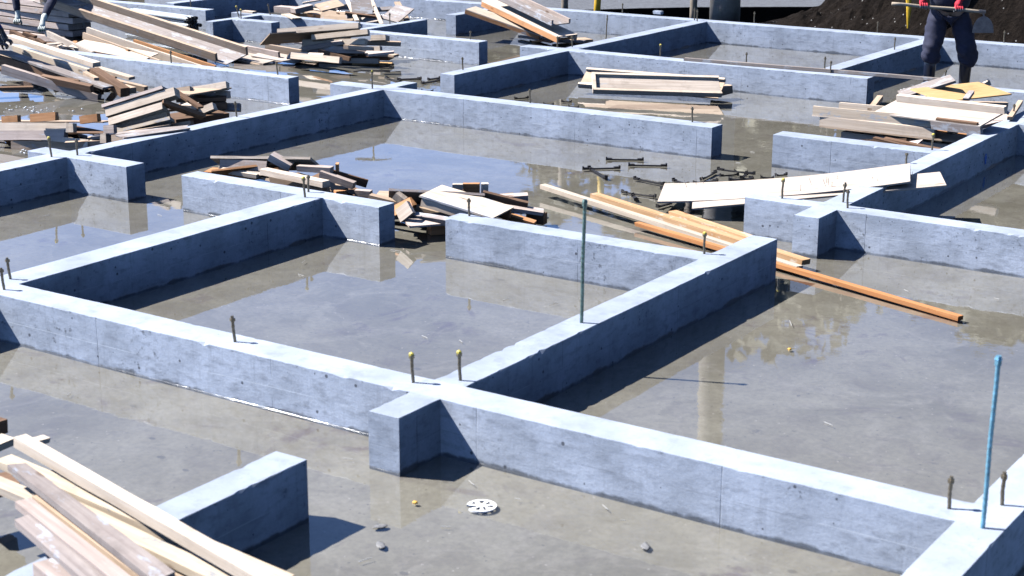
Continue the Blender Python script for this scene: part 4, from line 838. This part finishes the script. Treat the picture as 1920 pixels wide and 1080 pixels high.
    jk = [(*(v('pelvis') - (v('chest') - v('pelvis')).normalized() * .10), (.225, .18)), (*((v('pelvis') + v('chest')) / 2), (.225, .17)), (*v('chest'), (.225, .17)), (*(v('neck') - (v('neck') - v('chest')) * .25), .09),
          (*v('shL'), .078), (*v('elL'), .060), (*(v('wrL') * .9 + v('elL') * .1), .045), (*v('shR'), .078), (*v('elR'), .060), (*(v('wrR') * .9 + v('elR') * .1), .045)]
    o = skin("jacket", jk, [(0, 1), (1, 2), (2, 3), (2, 4), (4, 5), (5, 6), (2, 7), (7, 8), (8, 9)], mats['top'], root, 3)
    for x in o.data.vertices: x.co += x.normal * (mn.noise(x.co * 8) * .012 + mn.noise(x.co * 20) * .006)
    for s in 'LR':
        a = v('ank' + s); k = v('knee' + s); sh = a + (k - a) * .86
        skin("boot", [(*sh, .068), (*(a + (k - a) * .35), .060), (*(a - V((0, 0, .005))), .050), (*(a + V((0, -.07, -.028))), .044), (*(a + V((0, -.165, -.042))), (.044, .032)), (*(a + V((0, .045, -.030))), .036)], [(0, 1), (1, 2), (2, 3), (3, 4), (2, 5)], M['boot'], root, 2)
    for s, c_ in (('L', J['gripL']), ('R', J['gripR'])): grip_glove(root, V(c_), v('wr' + s), V(J['bar']), J.get('rb', .017), gl, s == 'R', v('el' + s))
    return root
rz = math.atan2(RT.y, RT.x)
wo = at(1767, 189, 0); ppm = FPX / (wo - CAM).dot(FW)
hA, hB = V((-.62, -.235, .985)), V((.285, -.20, .905)); hd_ = (hB - hA).normalized()
gL = hA + hd_ * .31; gR = hA + hd_ * .66
JW = dict(pelvis=(0, 0, .95), chest=(0, .0, 1.28), neck=(0, -.03, 1.46), head=(0, -.06, 1.60), face=(0, -1, -.25), hipL=(-.10, 0, .90), kneeL=(-.165, -.06, .50), ankL=(-.15, 0, .085), hipR=(.10, 0, .90), kneeR=(.185, -.08, .50), ankR=(.205, .02, .085),
          shL=(-.20, 0, 1.38), elL=(-.34, .02, 1.12), wrL=tuple(gL + V((-.01, .045, .095))), shR=(.20, 0, 1.38), elR=(.27, .02, 1.12), wrR=tuple(gR + V((.01, .045, .095))), gripL=tuple(gL), gripR=tuple(gR), bar=tuple(hd_))
pw = person("person in navy trousers and rubber boots holding a hoe with red gloves", wo, rz, JW, dict(legs=M['navy'], top=M['jacket'], helmet=M['helmet']), (M['red'], M['greyg']))
hoe = empty("hoe", Matrix.Translation(wo) @ Matrix.Rotation(rz, 4, 'Z')); tag(hoe, "hoe with pale wooden handle and half-round blade, held by the standing person", "hoe")
mwh = Matrix.Identity(4); yy = V((0, 1, 0)); ey = (yy - hd_ * yy.dot(hd_)).normalized(); ez = hd_.cross(ey)
for i in range(3): mwh[i][0], mwh[i][1], mwh[i][2], mwh[i][3] = hd_[i], ey[i], ez[i], hA[i]
Lh = (hB - hA).length; bm = bmesh.new(); tube(bm, [V((Lh * k / 12, 0, .002 * math.sin(k))) for k in range(13)], [.0165 + .0015 * (k > 8) for k in range(13)], 12); o = link("handle", bm, M['hoewood'], hoe, True); o.matrix_local = mwh
bm = bmesh.new(); bx_ = hB - hd_ * .015
pts2 = [(-.108, -.222), (.098, -.222)] + [(-.005 + .103 * math.cos(a_), -.212 + .150 * math.sin(a_)) for a_ in [math.pi * k / 18 for k in range(1, 18)]]
f1 = [bm.verts.new(bx_ + V((x + .02, -.010 - .05 * (-z - .06), z + .02))) for x, z in pts2]; f2 = [bm.verts.new(bx_ + V((x + .02, -.016 - .05 * (-z - .06), z + .02))) for x, z in pts2]
bm.faces.new(f1); bm.faces.new(f2[::-1])
for k in range(len(f1)): bm.faces.new((f1[k], f2[k], f2[(k + 1) % len(f1)], f1[(k + 1) % len(f1)]))
tube(bm, [bx_ + V((.02, -.012, -.055)), bx_ + V((.01, -.008, -.02)), bx_ + V((0, 0, 0))], [.009, .010, .014], 8); tube(bm, [bx_ - hd_ * .035, bx_ + hd_ * .03], [.0205, .0195], 12)
bmesh.ops.recalc_face_normals(bm, faces=bm.faces); link("blade", bm, M['hoesteel'], hoe)
def bend_pose(gl, gr, sh=(-.58, .84), hd=(-.86, .93), bar=(1, 0, 0), rb=.02, pel=-.08):
    gl, gr = V(gl), V(gr)
    return dict(pelvis=(0, pel, .86), chest=(0, sh[0] + .08, sh[1] + .04), neck=(0, (sh[0] + hd[0]) / 2 - .02, (sh[1] + hd[1]) / 2 + .03), head=(0, hd[0], hd[1]), face=(0, -.5, -1), hipL=(-.10, pel + .03, .82), kneeL=(-.14, -.14, .46), ankL=(-.15, 0, .085), hipR=(.10, pel + .03, .82), kneeR=(.14, -.14, .46), ankR=(.15, 0, .085),
                shL=(-.20, sh[0], sh[1]), elL=tuple((V((-.20, sh[0], sh[1])) + gl) / 2 + V((-.06, .03, .05))), wrL=tuple(gl + V((.0, .045, .10))), shR=(.20, sh[0], sh[1]), elR=tuple((V((.20, sh[0], sh[1])) + gr) / 2 + V((.06, .03, .05))), wrR=tuple(gr + V((.0, .045, .10))), gripL=tuple(gl), gripR=tuple(gr), bar=bar, rb=rb)
hz = .30; c1, c2 = at(33, 42, hz), at(79, 56, hz); ctr = (c1 + c2) / 2; back = V((FW.x, FW.y, 0)).normalized()
w1 = ctr + back * 1.32; w1.z = 0; inv = (Matrix.Translation(w1) @ Matrix.Rotation(rz, 4, 'Z')).inverted()
person("person in dark blue bending over the flat stack, white cotton gloves with green palms", w1, rz, bend_pose(inv @ c1, inv @ c2, sh=(-.80, .86), hd=(-1.08, .97), pel=-.30), dict(legs=M['navy'], top=M['jacket'], helmet=M['helmet']), (M['whiteg'], M['greeng']))
c1 = at(9, 88, .40); w2 = c1 - V((RT.x, RT.y, 0)) * .88 + back * .05; w2.z = 0; r2 = rz + math.pi / 2; inv = (Matrix.Translation(w2) @ Matrix.Rotation(r2, 4, 'Z')).inverted(); q = inv @ c1
person("person in a blue top and black rubber gloves reaching in from the left edge", w2, r2, bend_pose(q + V((-.02, .0, 0)), q + V((.30, .05, .0)), sh=(-.42, .95), hd=(-.52, 1.16)), dict(legs=M['navy'], top=M['blue'], helmet=M['helmet']), (M['blackg'], M['blackg']))
# ------------------------------------------------------------------ trees beyond the site (back row shows in the wet floor, side row only blocks sky light)
M['leaf'] = mat_plain("tree_leaves", (.13, .125, .085), .7, 0, .45, 1.2); M['bark'] = mat_plain("tree_bark", (.10, .075, .055), .9, 0, .3, 6)
def tree_meshes(sd, h, rw):
    rnd = random.Random(sd); bt = bmesh.new(); tube(bt, [V((rnd.uniform(-.1, .1) * i, rnd.uniform(-.1, .1) * i, h * .85 * i / 5)) for i in range(6)], [.22, .19, .16, .12, .08, .03], 8)
    for k in range(9):
        a = rnd.uniform(0, 6.28); z = h * rnd.uniform(.28, .7); tube(bt, [V((0, 0, z)), V((math.cos(a) * rw * .5, math.sin(a) * rw * .5, z + h * .1)), V((math.cos(a) * rw * .85, math.sin(a) * rw * .85, z + h * .16))], [.08, .05, .02], 6)
    bc = bmesh.new(); cl = [(V((rnd.gauss(0, rw * .42), rnd.gauss(0, rw * .42), h * rnd.uniform(.32, .94))), rw * rnd.uniform(.22, .42)) for _ in range(26)]
    for c_, r_ in cl:
        c_.x *= 1.15 - .7 * abs(c_.z / h - .5); c_.y *= 1.15 - .7 * abs(c_.z / h - .5)
        for k in range(75):
            d = V((rnd.gauss(0, 1), rnd.gauss(0, 1), rnd.gauss(0, 1))).normalized() * r_ * rnd.uniform(.5, 1.1); p = c_ + d; s = rnd.uniform(.10, .2)
            n_ = V((rnd.gauss(0, 1), rnd.gauss(0, 1), rnd.gauss(0, 1))).normalized(); u = n_.orthogonal().normalized(); w_ = n_.cross(u)
            bc.faces.new([bc.verts.new(p + u * s * a + w_ * s * b) for a, b in ((-1, -.6), (1, -.6), (.6, .8), (-.6, .8))])
    ms = []
    for nm, b_, mt in (("trunk", bt, M['bark']), ("crown", bc, M['leaf'])):
        me = bpy.data.meshes.new(nm); b_.to_mesh(me); b_.free(); me.materials.append(mt); ms.append(me)
    return ms
TMS = [tree_meshes(k, 8.0, 2.2) for k in range(3)]
TREES = [(-100, 36, 2.6), (120, 38, 2.9), (330, 35, 2.3), (520, 37, 2.6), (690, 36, 2.2), (850, 37, 2.5), (960, 36, 3.3), (1070, 34, 4.3), (1190, 35, 6.1), (1310, 33, 7.6), (1440, 34, 8.3), (1585, 34, 7.3), (1720, 35, 7.9), (1850, 34, 7.3), (1985, 34, 7.9), (2130, 34, 7.4)]
TLAB = ["leafy tree reflected in the wet floor, %s" % s for s in ("farthest left of the row", "second from the left of the row", "third from the left of the row", "fourth from the left of the row", "fifth from the left of the row", "sixth from the left of the row", "beyond the spotted wall", "beyond the yellow post", "beyond the far corner left of the pole", "just behind the thick pole", "right of the thick pole", "beyond the left part of the soil heap", "beyond the standing person", "beyond the right part of the soil heap", "second from the right of the row", "farthest right of the row")]
SKY_BLOCKERS = [(16 + (k % 2) * 3.2, -9 + k * 1.75, 12.5 + (k * 7 % 5) * .5) for k in range(24)]  # added row out of view, keeps sky light off the shaded wall faces
for k, (x, y, hh) in enumerate(SKY_BLOCKERS):
    r_ = empty("tree", Matrix.Translation((x, y, -.1)) @ Matrix.Rotation(k * 2.1, 4, 'Z') @ Matrix.Diagonal((1.15, 1.15, hh / 8.0, 1))); tag(r_, "tall leafy tree added out of view to block sky light on the right", "tree", "trees added on the right to block sky light")
    for me in TMS[k % 3]:
        o = bpy.data.objects.new(me.name, me); C.objects.link(o); o.parent = r_
for k, (px, dist, hh) in enumerate(TREES):
    d = FW + RT * ((px - 960) / FPX); d = V((d.x, d.y, 0)).normalized(); p = CAM + d * dist
    r_ = empty("tree", Matrix.Translation((p.x, p.y, .05)) @ Matrix.Rotation(k * 1.7, 4, 'Z') @ Matrix.Diagonal((1.0, 1.0, hh / 8.0, 1))); tag(r_, TLAB[k], "tree", "trees beyond the site")
    for me in TMS[k % 3]:
        o = bpy.data.objects.new(me.name, me); C.objects.link(o); o.parent = r_
